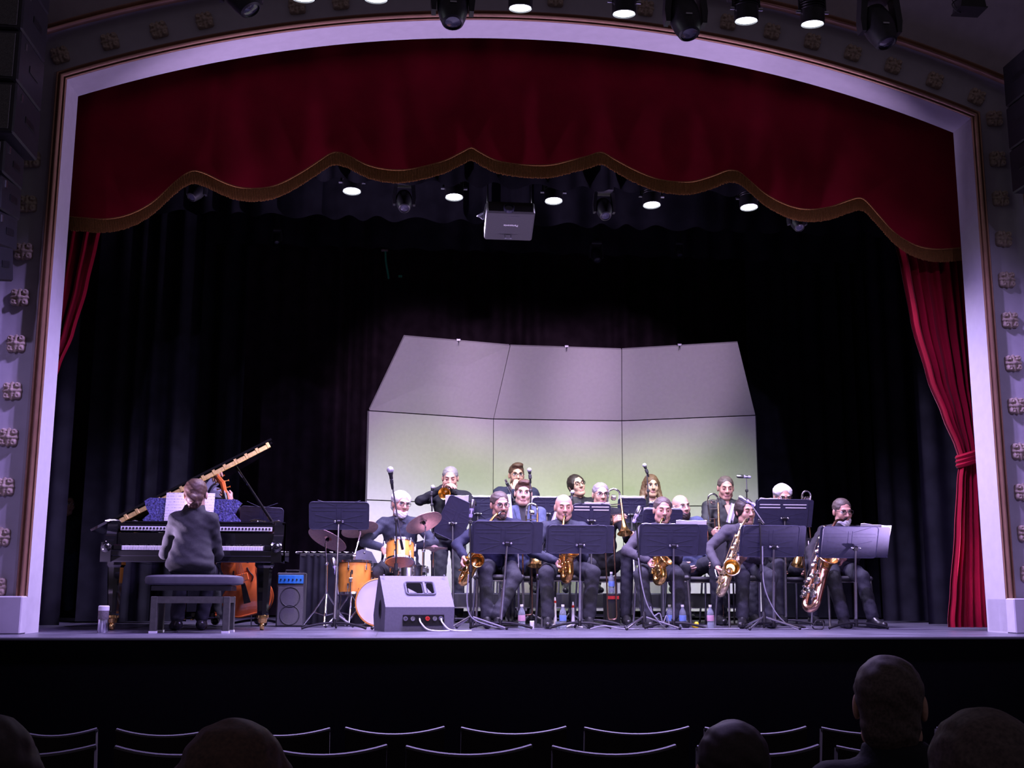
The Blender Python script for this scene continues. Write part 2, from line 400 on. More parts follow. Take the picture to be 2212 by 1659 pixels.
# ------------------------------------------------------------------ the house: stage, proscenium, hall
W2, RA, ZC = 3.755, 10.51, -5.50
APRON, STAGE_H = -1.02, 1.2
struct(MB().box((0, (APRON+7)/2, -.01), (16, 7-APRON, .02)).build('floor', 'stage_boards', smooth=0), 'dark boarded stage floor with a dull shine')
struct(MB().box((0, APRON-.012, -.010), (16, .024, .022), bev=.006).build('trim_1', 'seat_rim'), 'pale metal nosing along the front edge of the stage')
struct(MB().box((0, APRON+.095, -.62), (16, .2, 1.2)).build('wall_stage', 'void_black', smooth=0), 'black front of the stage below the edge')
struct(MB().box((0, -6.5, -STAGE_H-.05), (16, 11.5, .1)).build('floor_hall', 'void_black', smooth=0), 'dark floor of the hall')
def zc(o): return ZC+math.sqrt((RA+o)**2-(W2+o)**2)
def arch_path(o, z0, n=60):
    a = math.asin((W2+o)/(RA+o)); P = [(-(W2+o), z0)]
    P += [((RA+o)*math.sin(t), ZC+(RA+o)*math.cos(t)) for t in [-a+2*a*i/n for i in range(n+1)]]
    return P+[(W2+o, z0)]
def arch_sweep(prof, z0, name, mt, smooth=40):
    mb = MB(); rows = [[V((x, y, z)) for x, z in arch_path(o, z0)] for o, y in prof]
    mb.grid(rows); ob = mb.build(name, mt, smooth=smooth); return struct(ob)
PL = .27
struct(arch_sweep([(0, .02), (0, 0), (0, -.30)], 0, 'wall_reveal', 'plaster'), 'pale plaster reveal inside the stage arch')
# inner bronze moulding: two rounded steps
def roll(o0, o1, y0, dy, n=7): return [(o0+(o1-o0)*i/(n-1), y0-dy*math.sin(PI*i/(n-1))) for i in range(n)]
arch_sweep([(0, -.30)]+roll(.002, .018, -.30, .012)+roll(.018, .06, -.303, .03)+roll(.062, .088, -.30, .016)+[(.09, -.27)], PL, 'trim_2', 'bronze')['label'] = 'bronze moulding round the inner edge of the arch'
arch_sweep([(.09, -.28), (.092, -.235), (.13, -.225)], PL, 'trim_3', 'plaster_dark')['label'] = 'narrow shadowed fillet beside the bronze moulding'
arch_sweep([(.13, -.225), (.355, -.225)]+[(.355+.045*math.sin(t), -.225-.10*(1-math.cos(t))) for t in (.3, .6, .9, 1.2, 1.57)], PL, 'wall_band', 'plaster')['label'] = 'hollow plaster band round the arch that carries the rosettes'
arch_sweep([(.40, -.325)]+roll(.402, .445, -.33, .035)+roll(.447, .48, -.335, .018)+[(.485, -.30)], PL, 'trim_4', 'bronze')['label'] = 'outer bronze moulding of the arch'
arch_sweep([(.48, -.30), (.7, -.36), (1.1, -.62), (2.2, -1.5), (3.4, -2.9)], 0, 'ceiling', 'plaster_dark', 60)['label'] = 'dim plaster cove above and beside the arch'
for sx, n in ((-1, 'left'), (1, 'right')):
    mb = MB().box((sx*(W2+.36), -.21, PL/2), (.72, .43, PL), bev=.008)
    struct(mb.build('trim_plinth_'+n, 'plaster'), f'plain plaster plinth at the {n} foot of the arch')
struct(MB().box((0, 3.7, 6.25), (16, 6.8, .1)).build('ceiling_stage', 'black_paint', smooth=0), 'black ceiling over the stage')
struct(MB().box((0, 7.05, 3.1), (16, .1, 6.3)).build('wall_back', 'black_paint', smooth=0), 'black back wall of the stage')
for sx, n in ((-1, 'left'), (1, 'right')): struct(MB().box((sx*8, 3.5, 3.1), (.1, 7.2, 6.3)).build('wall_'+n, 'black_paint', smooth=0), f'black side wall of the {n} wing')
# rosettes
pr = [('cap', (-.045, 0, z_), (.045, 0, z_), .022, .022, 'add', .02, 0) for z_ in (-.042, -.014, .014, .042)]
for i in range(4):
    a = PI/4+i*PI/2; c, s = math.cos(a), math.sin(a)
    pr += [('ell', (c*.056, -.02, s*.056), (.026, .026, .026), None, 'add', .008, 0), ('ell', (c*.06, -.046, s*.06), (.010, .012, .010), None, 'sub', .004, 0)]
    a = i*PI/2; c, s = math.cos(a), math.sin(a)
    pr += [('cap', (c*.02, -.022, s*.02), (c*.062, -.016, s*.062), .017, .012, 'add', .006, 0)]
    a = PI/8+i*PI/2; c, s = math.cos(a), math.sin(a)
    pr += [('ell', (c*.04, -.038, s*.04), (.009, .018, .009), None, 'sub', .003, 0)]
    a = -PI/8+i*PI/2; c, s = math.cos(a), math.sin(a)
    pr += [('ell', (c*.045, -.036, s*.045), (.009, .018, .009), None, 'sub', .003, 0)]
pr += [('ell', (0, -.03, 0), (.018, .02, .018), None, 'add', .005, 0)]
ros = np_obj('rosette', [sdf_mesh(pr, .0055)], ['rosette_plaster'])
ros_first = [True]
def put_rosette(x, z, ang, label):
    if ros_first[0]: o = ros; ros_first[0] = False
    else: o = ros.copy(); COL.objects.link(o)
    o.location = (x, -.232, z); o.rotation_euler = (random.uniform(-.04, .04), ang+random.uniform(-.06, .06), 0); o.scale = (1.0, 1.1, 1.0)
    tag(o, label, 'rosette', 'carved rosettes on the arch band')
OB = .245
for sx, n, ys, X in ((-1, 'left', (343, 440, 543, 643, 743, 845, 945, 1052, 1160, 1268), 30), (1, 'right', (258, 345, 430, 517, 605, 692, 785, 877, 975, 1063, 1152, 1240), 2180)):
    for i, y in enumerate(ys):
        p = at(X, y, -.24)
        put_rosette(sx*(W2+OB), p.z, 0, f'carved plaster rosette, {ORD[len(ys)-1-i]} from the bottom of the {n} column of the arch')
xs_arch = [(125, 105), (233, 75), (338, 45), (437, 25), (640, 5), (735, 0), (1200, 5), (1395, 15), (1575, 35), (1670, 55), (1757, 80), (1845, 103), (1932, 132), (2022, 165), (2112, 202)]
for i, (x, y) in enumerate(xs_arch):
    p = at(x, y, -.24); t = math.atan2(p.x, p.z-ZC); r = RA+OB
    put_rosette(r*math.sin(t), ZC+r*math.cos(t), t, f'carved plaster rosette on the curved top of the arch, {ORD[i]} from the left')

# ------------------------------------------------------------------ curtains
def drape(name, x0, x1, Y, z0, z1, amp, wl, mt, nx=None, nz=2, edge=None, seed=0, hem=0, parent=None, loc=None):
    rn = random.Random(seed); L = abs(x1-x0); nx = nx or int(L/wl*10)+2
    ph = [rn.uniform(0, 6.28) for _ in range(4)]; P = []
    for j in range(nz+1):
        t = j/nz; row = []
        for i in range(nx+1):
            u = i/nx*L; q = u*2*PI/wl+1.2*math.sin(u*1.7/wl+ph[0])+.8*math.sin(u*.6/wl+ph[1])
            f = math.sin(q)*(.6+.4*math.sin(u*.9/wl+ph[2]))
            x = x0+(x1-x0)*i/nx
            if edge: x = x+edge(t, i/nx)
            row.append(V((x, Y+amp*f*(1-.25*t), z0+(z1-z0)*t+hem*math.sin(q+.8)*(1-t))))
        P.append(row)
    mb = MB().grid(P); return mb.build(name, mt, parent, smooth=60)
bk = drape('backdrop_curtain', -5.8, 5.8, 5.6, .02, 6.19, .10, .30, 'velvet_plum', seed=3)
tag(bk, 'black pleated backdrop curtain across the back of the stage', 'curtain')
def leg(px0, px1, Y, label, seed, flip=1):
    a, b = at(px0, 1000, Y).x, at(px1, 1000, Y).x
    o = drape('leg_curtain', a, b, Y, .015, 6.19, .085, .23, 'velvet_black', seed=seed); tag(o, label, 'curtain', 'black side curtains'); return o
leg(-260, 150, 1.35, 'black side curtain hanging behind the left arch, nearest the front', 11)
leg(186, 420, 2.7, 'black side curtain behind the grand piano lid, second from the front on the left', 12)
leg(262, 520, 4.3, 'black side curtain furthest back on the left, beside the white shell', 13)
leg(1985, 2420, 1.75, 'black side curtain behind the red drape on the right, nearest the front', 14)
leg(1890, 2300, 3.0, 'black side curtain second from the front on the right', 15)
leg(1625, 1960, 4.6, 'black side curtain furthest back on the right, beside the white shell', 16)
def border(Y, ypx, label, seed, hem=.035):
    z = at(1106, ypx, Y).z
    o = drape('border_curtain', -5.6, 5.6, Y, z, 6.19, .07, .36, 'velvet_black', seed=seed, hem=hem); tag(o, label, 'curtain', 'black borders over the stage')
border(.72, 402, 'short black border curtain just behind the red valance', 21)
border(2.2, 482, 'black border curtain behind the hanging stage lamps', 22)
border(3.9, 545, 'black border curtain furthest back above the white shell', 23, .02)

# red valance: its lower edge follows the scallops; gold fringe below it
YV = .22
scal = [(120, 455), (150, 470), (185, 474), (230, 476), (280, 466), (330, 440), (375, 400), (400, 380), (420, 372), (445, 378), (485, 397), (520, 408), (560, 410), (600, 402), (650, 376), (690, 350), (712, 336), (728, 332), (750, 338), (790, 358), (830, 368), (870, 370), (910, 364), (960, 350), (1000, 330), (1018, 322), (1035, 331), (1070, 349), (1110, 357), (1150, 360), (1190, 359), (1230, 350), (1270, 340), (1298, 332), (1325, 346), (1370, 370), (1420, 390), (1465, 396), (1500, 394), (1540, 382), (1566, 372), (1582, 371), (1600, 378), (1650, 420), (1700, 446), (1745, 455), (1790, 450), (1830, 436), (1852, 430), (1868, 436), (1895, 466), (1930, 505), (1970, 530), (2010, 540), (2050, 540), (2100, 534)]
sc_pts = bez([at(x, y, YV) for x, y in scal], 6)
def scal_z(x):
    for a, b in zip(sc_pts, sc_pts[1:]):
        if a.x <= x <= b.x: return a.z+(b.z-a.z)*(x-a.x)/max(b.x-a.x, 1e-6)
    return sc_pts[0].z if x < 0 else sc_pts[-1].z
va = empty('valance', (0, YV, 4.6), 'deep red velvet valance with scalloped gold fringe hanging under the arch', 'valance')
P = []; nx = 360
for j in range(11):
    row = []
    for i in range(nx+1):
        x = -4.0+8.0*i/nx; zb = scal_z(x); zt = 5.35; t = j/10
        y = .012*math.sin(x*9+.5*math.sin(x*3))*(1-.5*t)+.01*math.sin(x*2.3)
        row.append(V((x, y, zb+(zt-zb)*t-4.6)))
    P.append(row)
MB().grid(P).build('cloth', 'velvet_red', va, smooth=60)
mb = MB(); P = []
for j in range(3):
    row = []
    for i in range(1201):
        x = -3.95+7.9*i/1200; zb = scal_z(x); t = j/2
        row.append(V((x, -.02+(.004 if i % 2 else -.004)+.01*math.sin(x*9)*.5, zb+.006-t*.118-4.6+(random.uniform(-.004, .004) if j == 2 else 0))))
    P.append(row)
fr = MB().grid(P).build('fringe', 'fringe_gold', va, smooth=0); fr['kind'] = 'stuff'
mb = MB().tube([V((x, -.022, scal_z(x)+.004-4.6)) for x in [-3.95+7.9*i/300 for i in range(301)]], .007, 6); mb.build('braid', 'fringe_gold', va)

# red house drapes (swept back): outline given by its stage-side edge at several heights
def red_drape(label, rows, Y, nfold, tie=None):
    P = []; n = nfold*10; lev = []
    for (yp, xa, xb) in rows: lev.append((at((xa+xb)/2, yp, Y).z, at(xa, yp, Y).x, at(xb, yp, Y).x))
    zs = [l[0] for l in lev]; za, zb = zs[0], zs[-1]; m = 60
    for j in range(m+1):
        z = za+(zb-za)*j/m
        for k in range(len(lev)-1):
            if lev[k][0] >= z >= lev[k+1][0]-1e-6: break
        t = (z-lev[k][0])/(lev[k+1][0]-lev[k][0]); t2 = t*t*(3-2*t)*.4+t*.6
        a = lev[k][1]+(lev[k+1][1]-lev[k][1])*t2; b = lev[k][2]+(lev[k+1][2]-lev[k][2])*t2
        row = []
        for i in range(n+1):
            u = i/n; q = u*nfold*2*PI+.9*math.sin(u*7)+.3*math.sin(j*.09+u*5)
            row.append(V((a+(b-a)*u+.006*math.sin(q*1.3), Y+(.035+.02*math.sin(u*11))*math.sin(q), z)))
        P.append(row)
    o = empty('house_drape', (P[0][0].x*.5+P[0][-1].x*.5, Y, 0), label, 'curtain', 'red house drapes')
    MB().grid(P).build('cloth', 'velvet_red', o, smooth=60).matrix_parent_inverse = Matrix.Translation(-o.location)
    if tie:
        za_, x0, x1 = at(tie[0], tie[1], Y).z, at(tie[0], tie[1], Y).x, at(tie[2], tie[1], Y).x
        tb = MB(); ring = [V(((x0+x1)/2+(x1-x0)/2*1.05*math.cos(a), Y+.085*math.sin(a), za_+.03*math.cos(a))) for a in [2*PI*i/24 for i in range(24)]]
        for dz in (-.035, 0, .035): tb.tube([p+V((0, 0, dz)) for p in ring], .024, 6, closed=True)
        tb.build('tieback', 'velvet_red', o).matrix_parent_inverse = Matrix.Translation(-o.location)
red_drape('bright red velvet drape tied back beside the right arch', [(500, 1925, 2080), (580, 1946, 2085), (700, 1968, 2095), (820, 2003, 2102), (900, 2036, 2108), (970, 2066, 2112), (995, 2074, 2112), (1040, 2068, 2118), (1150, 2062, 2126), (1280, 2052, 2134), (1340, 2047, 2140), (1355, 2048, 2142)], .42, 7, (2072, 990, 2112))
red_drape('red velvet drape swept behind the left arch', [(450, 60, 232), (520, 60, 213), (620, 55, 190), (720, 50, 160), (790, 40, 130), (860, 20, 104), (1000, -20, 75), (1100, -30, 60), (1360, -40, 62)], .42, 6)

# ------------------------------------------------------------------ orchestra shell
e_lo = [(797, 3.55), (1066, 4.05), (1343, 4.15), (1632, 3.8)]
seam_y = [887, 905, 909, 897]; top_px = [(873, 727), (1102, 747), (1343, 755), (1594, 740)]
sh_lab = ['left white acoustic shell panel with its canopy tilted forward, beside the drummer', 'middle white acoustic shell panel behind the trumpets', 'right white acoustic shell panel behind the trombonist in the black shirt']
def slab(mb, a, b, c, d, n, th=.03):
    n = V(n).normalized()*th; vs = [a, b, c, d]+[p+n for p in (a, b, c, d)]
    mb.add(vs, [(0, 1, 2, 3), (7, 6, 5, 4), (0, 4, 5, 1), (1, 5, 6, 2), (2, 6, 7, 3), (3, 7, 4, 0)]); return mb
for i in range(3):
    (xa, Ya), (xb, Yb) = e_lo[i], e_lo[i+1]
    sa, sb = at(xa, seam_y[i], Ya), at(xb, seam_y[i+1], Yb)
    ta, tb = at(*top_px[i], Ya-.62), at(*top_px[i+1], Yb-.62)
    o = empty('acoustic_shell', ((sa.x+sb.x)/2, (sa.y+sb.y)/2, 0), sh_lab[i], 'acoustic shell', 'acoustic shell panels')
    inv = Matrix.Translation(-o.location)
    g = (sb-sa).normalized()*.004; nrm = V((-(sb-sa).y, (sb-sa).x, 0)); nrm = nrm if nrm.y > 0 else -nrm
    zm = 1.30
    A, B = sa+g, sb-g
    def P_(p, z): return V((p.x, p.y, z))
    for nm, z0, z1 in (('lower_panel', .10, zm-.006), ('upper_panel', zm+.006, None)):
        m_ = MB(); slab(m_, P_(A, z0), P_(B, z0), P_(B, z1 if z1 else sb.z-.006), P_(A, z1 if z1 else sa.z-.006), nrm)
        m_.build(nm, 'shell_board', o, smooth=0).matrix_parent_inverse = inv
    m_ = MB(); up = (ta-sa).normalized()*.006; cn = (B-A).cross(ta-sa); cn = cn if cn.y > 0 else -cn
    slab(m_, A+up, B+up, tb-g, ta+g, cn); m_.build('canopy', 'shell_board', o, smooth=0).matrix_parent_inverse = inv
    m_ = MB()
    off = nrm.normalized()*.034
    for p, q in ((A, ta), (B, tb)):
        m_.box(P_(p, .1)+off+V((0, 0, (p.z-.1)/2)), (.02, .012, p.z-.1))
    m_.box((A+B)/2+off+V((0, 0, -(A.z+B.z)/2+zm)), ((B-A).length*.98, .02, .05), Matrix.Rotation(math.atan2((B-A).y, (B-A).x), 3, 'Z'))
    m_.build('frame', 'shell_trim', o).matrix_parent_inverse = inv
    m_ = MB(); c = (A+B)/2+nrm.normalized()*.3
    m_.box((c.x, c.y, .06), (1.2, .5, .06), Matrix.Rotation(math.atan2((B-A).y, (B-A).x), 3, 'Z')); m_.tube([P_((A+B)/2+off*1.6, .05), P_((A+B)/2+off*1.6, 2.2)], .03, 8)
    m_.build('wheeled_base', 'shell_trim', o).matrix_parent_inverse = inv
    m_ = MB(); c = (ta+tb)/2
    m_.box(c+V((0, 0, .012)), (.05, .04, .03), bev=.005); m_.tube([c+V((0, -.02, 0)), c+V((0, -.03, -.03)), c+V((0, -.02, -.045))], .005, 6)
    m_.build('latch', 'steel', o).matrix_parent_inverse = inv

# ------------------------------------------------------------------ riser for the back row
RZ = .30
rs = empty('riser', (.93, 3.15, 0), 'low black riser platform carrying the trumpet row', 'riser')
MB().box((0, 0, .225), (3.36, 1.10, .14), bev=.006).build('platform', 'black_paint', rs)
MB().box((0, 0, .2975), (3.32, 1.06, .005)).build('deck', 'stand_black', rs)
MB().box((0, -.553, .155), (3.36, .006, .012)).build('edge_strip', 'steel', rs)
for x in (-1.6, -.55, .55, 1.6):
    for y in (-.5, .5): MB().box((x, y, .0775), (.04, .04, .155)).build('leg', 'black_metal', rs)
# ------------------------------------------------------------------ hanging lamps and projector
def led_par(name, p, target, label, group, power, color, deg, rr=.085, blend=.5, lit=True, lens=None, bz=0):
    d = (V(target)-V(p)).normalized(); m = frame(d, (0, 0, 1) if abs(d.z) < .97 else (0, 1, 0), (0, 0, 0))
    o = empty(name, p, label, 'stage light', group)
    MB().lathe([(.03, -.22), (rr*.75, -.21), (rr*.9, -.16), (rr*1.08, -.10), (rr*1.08, 0), (rr*1.0, .004), (rr*.95, -.02)], m, 24).build('housing', 'black_metal', o)
    mb = MB()
    for k in range(5): mb.lathe([(rr*1.10, -.19+.02*k), (rr*1.13, -.186+.02*k), (rr*1.10, -.182+.02*k)], m, 24)
    mb.build('cooling_fin', 'black_metal', o)
    MB().lathe([(.001, -.012), (rr*.9, -.012), (rr*.93, -.006), (.001, .004)], m, 24).build('lens', lens or ('lens_glow' if lit else 'dark_lens'), o)
    mb = MB(); s = V((1, 0, 0))*(rr*1.22)
    c = m.to_3x3() @ V((0, 0, -.09))
    mb.tube([c-s, c-s+V((0, 0, .17)), c+V((0, 0, .2)), c+s+V((0, 0, .17)), c+s], .008, 6); mb.build('yoke', 'black_metal', o)
    for q in (-1, 1): MB().tube([c+s*q*.9, c+s*q*1.22], .014, 10).build('knob', 'steel', o)
    zt_ = bz-p[2]; MB().box((c.x*.5, (c.y+0)*.5, (c.z+.2+zt_)/2+.012), (.05, .06, max(.05, zt_-c.z-.17)), bev=.008).build('clamp', 'black_metal', o)
    if lit:
        l = spot('lamp', V(p)+d*.03, V(target), power, color, deg, blend, rr*.8)
        l.name = 'lamp_beam'
    return o
def moving_head(p, target, label, group, s=1.0, bz=None):
    d = (V(target)-V(p)).normalized(); o = empty('moving_head_light', p, label, 'stage light', group)
    MB().box((0, 0, .30*s), (.26*s, .26*s, .09*s), bev=.02*s).build('base', 'black_plastic', o)
    if bz: MB().box((0, 0, (.345*s+bz-p[2])/2), (.05, .06, max(.04, bz-p[2]-.345*s+.03)), bev=.006).build('clamp', 'black_metal', o)
    for q in (-1, 1):
        mb = MB().prism([(q*.10*s, .26*s), (q*.155*s, .26*s), (q*.175*s, .05*s), (q*.165*s, -.05*s), (q*.13*s, -.05*s), (q*.125*s, .05*s)], -.05*s, .05*s)
        mb.build('yoke_arm', 'black_plastic', o)
    m = frame(d, (0, 0, 1) if abs(d.z) < .95 else (0, 1, 0))
    MB().lathe([(.03*s, -.19*s), (.10*s, -.17*s), (.122*s, -.08*s), (.122*s, .02*s), (.105*s, .10*s), (.085*s, .16*s), (.07*s, .17*s), (.066*s, .155*s)], m, 20).build('head', 'black_plastic', o)
    MB().lathe([(.001, .148*s), (.062*s, .148*s), (.058*s, .157*s), (.001, .165*s)], m, 20).build('lens', 'dark_lens', o)
    mb = MB()
    mb.box((0, -.128*s, -.02*s), (.05*s, .01*s, .012*s)); mb.build('badge', 'steel', o)
    return o
YB = -1.55
ZB = at(1106, 17, YB).z+.36
bar = empty('lighting_bar', (0, YB, ZB), 'black pipe holding the lamps in front of the arch', 'pipe', 'lighting pipes')
MB().tube([(-4.4, 0, 0), (4.4, 0, 0)], .024, 10).build('pipe', 'black_metal', bar)
fr_x = [(655, -4), (812, -2), (1124, 18), (1348, 30), (1612, 45), (1755, 52)]
FRONTC = (.50, .35, 1.0)
for i, (x, y) in enumerate(fr_x):
    p = at(x, y, YB)
    led_par('par_light', p, (p.x, YB+.5, 0), f'glowing round black par lamp in front of the arch, {ORD[i]} from the left', 'front par lamps', 380, FRONTC, 120, .082, bz=ZB)
for i, (x, y, tx) in enumerate(((520, 2, 3.2), (978, 30, 0), (1480, 55, .8), (1900, 75, 1.4))):
    p = at(x, y-14, YB+.05)
    moving_head(p, p+V((tx*.12 if i else .5, -.25 if i else -.1, -.8)), f'dark moving head lamp hanging in front of the arch, {ORD[i]} from the left', 'front moving heads', .92, ZB)
fl = empty('flood_light', at(2090, 10, YB), 'small black box floodlight with a loose cable at the top right corner', 'stage light')
MB().prism([(-.09, -.05), (.11, -.05), (.09, .08), (-.06, .08)], -.07, .07).build('housing', 'black_metal', fl)
MB().box((.01, 0, -.054), (.21, .16, .008)).build('front_frame', 'black_metal', fl)
MB().tube([(-.06, 0, .06), (-.06, 0, .16), (.08, 0, .16), (.08, 0, .06)], .008, 6).build('yoke', 'black_metal', fl)
MB().tube(bez([(-.06, 0, .05), (-.12, 0, .0), (-.10, 0, -.05), (-.06, 0, -.07), (-.09, .01, -.02), (-.14, 0, .08), (-.2, 0, .12)]), .004, 5).build('cable', 'cable_black', fl)
# lamps added out of sight in the wings to brighten the arch soffit
for sx, n in ((-1, 'left'), (1, 'right')):
    p = V((sx*3.98, .10, .16)); o = empty('added_uplight', V((p.x, p.y, 0)), f'small black floor lamp added out of sight in the {n} wing behind the arch', 'stage light', 'added floor lamps')
    dd = (V((-sx*.3, -.12, 4.9))-p).normalized()
    MB().lathe([(.03, -.12), (.07, -.10), (.08, 0), (.07, .005), (.001, -.01)], frame(dd, (0, 1, 0), (0, 0, .16)), 18).build('housing', 'black_metal', o)
    MB().box((0, 0, .012), (.16, .1, .024), bev=.005).build('base', 'black_metal', o)
    for q in (-1, 1): MB().box((q*.085, 0, .08), (.01, .03, .16)).build('bracket', 'black_metal', o)
    spot('added_uplight_beam', p+dd*.02, p+dd, 850, (.72, .52, 1.0), 76, .7, .05)
# over the stage
YS = 1.05
ZS = at(1106, 430, YS).z+.34
b2 = empty('lighting_bar', (0, YS, ZS), 'black pipe holding the lamps over the stage', 'pipe', 'lighting pipes')
MB().tube([(-4.6, 0, 0), (4.6, 0, 0)], .024, 10).build('pipe', 'black_metal', b2)
for x in (-3, 0, 3): MB().tube([(x, 0, 0), (x, 0, 6.2-ZS)], .006, 6).build('hanger_rod', 'black_metal', b2)
b3 = empty('lighting_bar', (0, 3.5, at(1106, 527, 3.5).z+.5), 'black pipe holding the small lamps behind the rear border', 'pipe', 'lighting pipes')
MB().tube([(-4.6, 0, 0), (4.6, 0, 0)], .024, 10).build('pipe', 'black_metal', b3)
for x in (-3, 0, 3): MB().tube([(x, 0, 0), (x, 0, 6.2-b3.location.z)], .006, 6).build('hanger_rod', 'black_metal', b3)
for i, (x, y) in enumerate(((760, 413), (981, 426), (1196, 434), (1408, 443), (1618, 448))):
    p = at(x, y, YS)
    led_par('par_light', p, (p.x, YS-.45, 0), f'bright round par lamp over the stage, {ORD[i]} from the left', 'stage par lamps', 520, (.70, .58, 1.0), 122, .082, bz=ZS)
for i, (x, y) in enumerate(((425, 425), (873, 446), (1305, 463), (1722, 490))):
    p = at(x, y-10, YS)
    moving_head(p, p+V(((-.4 if i == 0 else .03), -.5, -.75)), f'dark moving head lamp over the stage, {ORD[i]} from the left', 'stage moving heads', .62 if i in (1, 2) else .55, ZS)
for i, (x, y, Y) in enumerate(((598, 527, 3.5), (1288, 563, 3.5), (1467, 555, 3.5))):
    p = at(x, y-10, Y)
    moving_head(p, p+V((.1, -.5, -.8)), f'small dark lamp peeping below the rear border, {ORD[i]} from the left', 'rear lamps', .5 if i == 1 else .34, b3.location.z)
# projector, hung upside down
pj = empty('projector', at(1100, 478, .92), 'dark grey projector hung upside down over the middle of the stage', 'projector')
MB().box((0, 0, 0), (.44, .36, .15), bev=.015).build('body', 'amp_grey', pj)
MB().lathe([(.05, 0), (.05, .03), (.042, .035), (.038, .02)], Matrix.Translation((-.02, -.18, -.035)) @ Matrix.Rotation(PI/2, 4, 'X'), 16).build('lens', 'dark_lens', pj)
mb = MB(); zz_ = ZS-pj.location.z; mb.tube([(-.2, 0, .07), (-.2, .06, zz_-.03), (-.2, .13, zz_)], .009, 6); mb.tube([(.2, 0, .07), (.2, .06, zz_-.03), (.2, .13, zz_)], .009, 6); mb.box((0, 0, .09), (.44, .06, .02)); mb.build('bracket', 'steel', pj).rotation_euler = (rad(28), 0, 0)
mb = MB(); mb.tube([(-.035, .1, -.06), (-.035, .1, -.12), (.02, .1, -.12), (.02, .1, -.06)], .006, 6); mb.build('handle', 'steel', pj)
mb = MB()
for k in range(4): mb.tube(bez([(-.22, -.05, .05+.01*k), (-.27-.01*k, -.05, .0), (-.24, -.06, -.04+.02*k), (-.21, -.02, .2)]), .004, 5)
mb.build('cable', 'cable_grey', pj)
def text(name, body, size, loc, rot, mt, parent, ext=.0008):
    c = bpy.data.curves.new(name, 'FONT'); c.body = body; c.size = size; c.align_x = 'CENTER'; c.align_y = 'CENTER'; c.extrude = ext
    t = bpy.data.objects.new(name, c); COL.objects.link(t)
    dg = bpy.context.evaluated_depsgraph_get(); me = bpy.data.meshes.new_from_object(t.evaluated_get(dg)); bpy.data.objects.remove(t)
    me.materials.clear(); me.materials.append(M[mt]); o = bpy.data.objects.new(name, me); COL.objects.link(o); o.parent = parent; o.location = loc; o.rotation_euler = rot
    return o
# the underside faces the hall; the maker's name reads upside down
text('lettering', 'Panasonic', .034, (.01, -.02, -.0765), (PI, 0, PI), 'white_plastic', pj)
mb = MB().box((.03, -.13, -.0755), (.1, .005, .002)); mb.build('slot', 'seat_rim', pj)
pj.rotation_euler = (-rad(28), 0, 0)
# green light reflected on the backdrop, modelled as a bright green strip
gc = empty('green_reflection', at(832, 575, 5.49), 'short shimmering green light reflection built as a strip on the dark backdrop', 'cord')  # stands for reflected green light, not a real cord
MB().tube(bez([(0, 0, .2), (.01, 0, .06), (.035, 0, -.08), (.05, 0, -.17)], 6), .014, 6).build('strip', 'green_reflection_paint', gc)
MB().box((.2, 0, -.13), (.05, .02, .03), bev=.005).build('reflection_tab', 'green_reflection_paint', gc)
MB().box((-.01, 0, .215), (.09, .02, .03), bev=.005).build('clip', 'rosette_plaster', gc)  # pale end piece added to the reflection strip

# ------------------------------------------------------------------ loudspeaker arrays
def cabinet(w, d, h, tilt, loc, parent, nm='cabinet'):
    c = MB().box((0, 0, 0), (w, d, h), bev=.012).build(nm, 'black_plastic', parent); c.location = loc; c.rotation_euler = (tilt, 0, 0)
    MB().box((0, -d/2-.004, 0), (w*.9, .008, h*.86), bev=.003).build('grille', 'grille', c)
    for s in (-1, 1):
        MB().box((s*(w/2+.003), .04, 0), (.006, d*.35, .05), bev=.002).build('handle', 'black_metal', c)
        MB().box((s*(w/2+.004), -d*.3, h*.3), (.008, .03, .05)).build('rigging_link', 'steel', c)
    return c
YL = -1.0
la = empty('line_array', at(30, 300, YL), 'tall black loudspeaker array hanging by the left column', 'loudspeaker', 'hanging loudspeakers')
c0 = la.location
zs = at(60, 320, YL).z-c0.z
xr = at(92, 200, YL+.27).x-c0.x
for k in range(4): cabinet(.72, .55, .38, 0, (xr-.36, 0, zs+.195+k*.39), la)
y = 330; z = zs-.01; t = 0
xr2 = at(42, 480, YL+.2).x-c0.x; z1 = at(30, 612, YL).z-c0.z; hh = (z-z1)/4
for k in range(4):
    cabinet(.62, .42, hh-.01, rad(2+4*k), (xr2-.31, -.02*k*k*.3, z-hh*(k+.5)), la)
ra = empty('line_array', at(2230, 280, YL), 'black loudspeaker cabinet hanging by the right column', 'loudspeaker', 'hanging loudspeakers')
xl = at(2176, 280, YL+.27).x-ra.location.x; zb = at(2190, 412, YL+.2).z-ra.location.z
for k in range(3): cabinet(.62, .55, .36, 0, (xl+.31, 0, zb+.18+k*.37), ra)

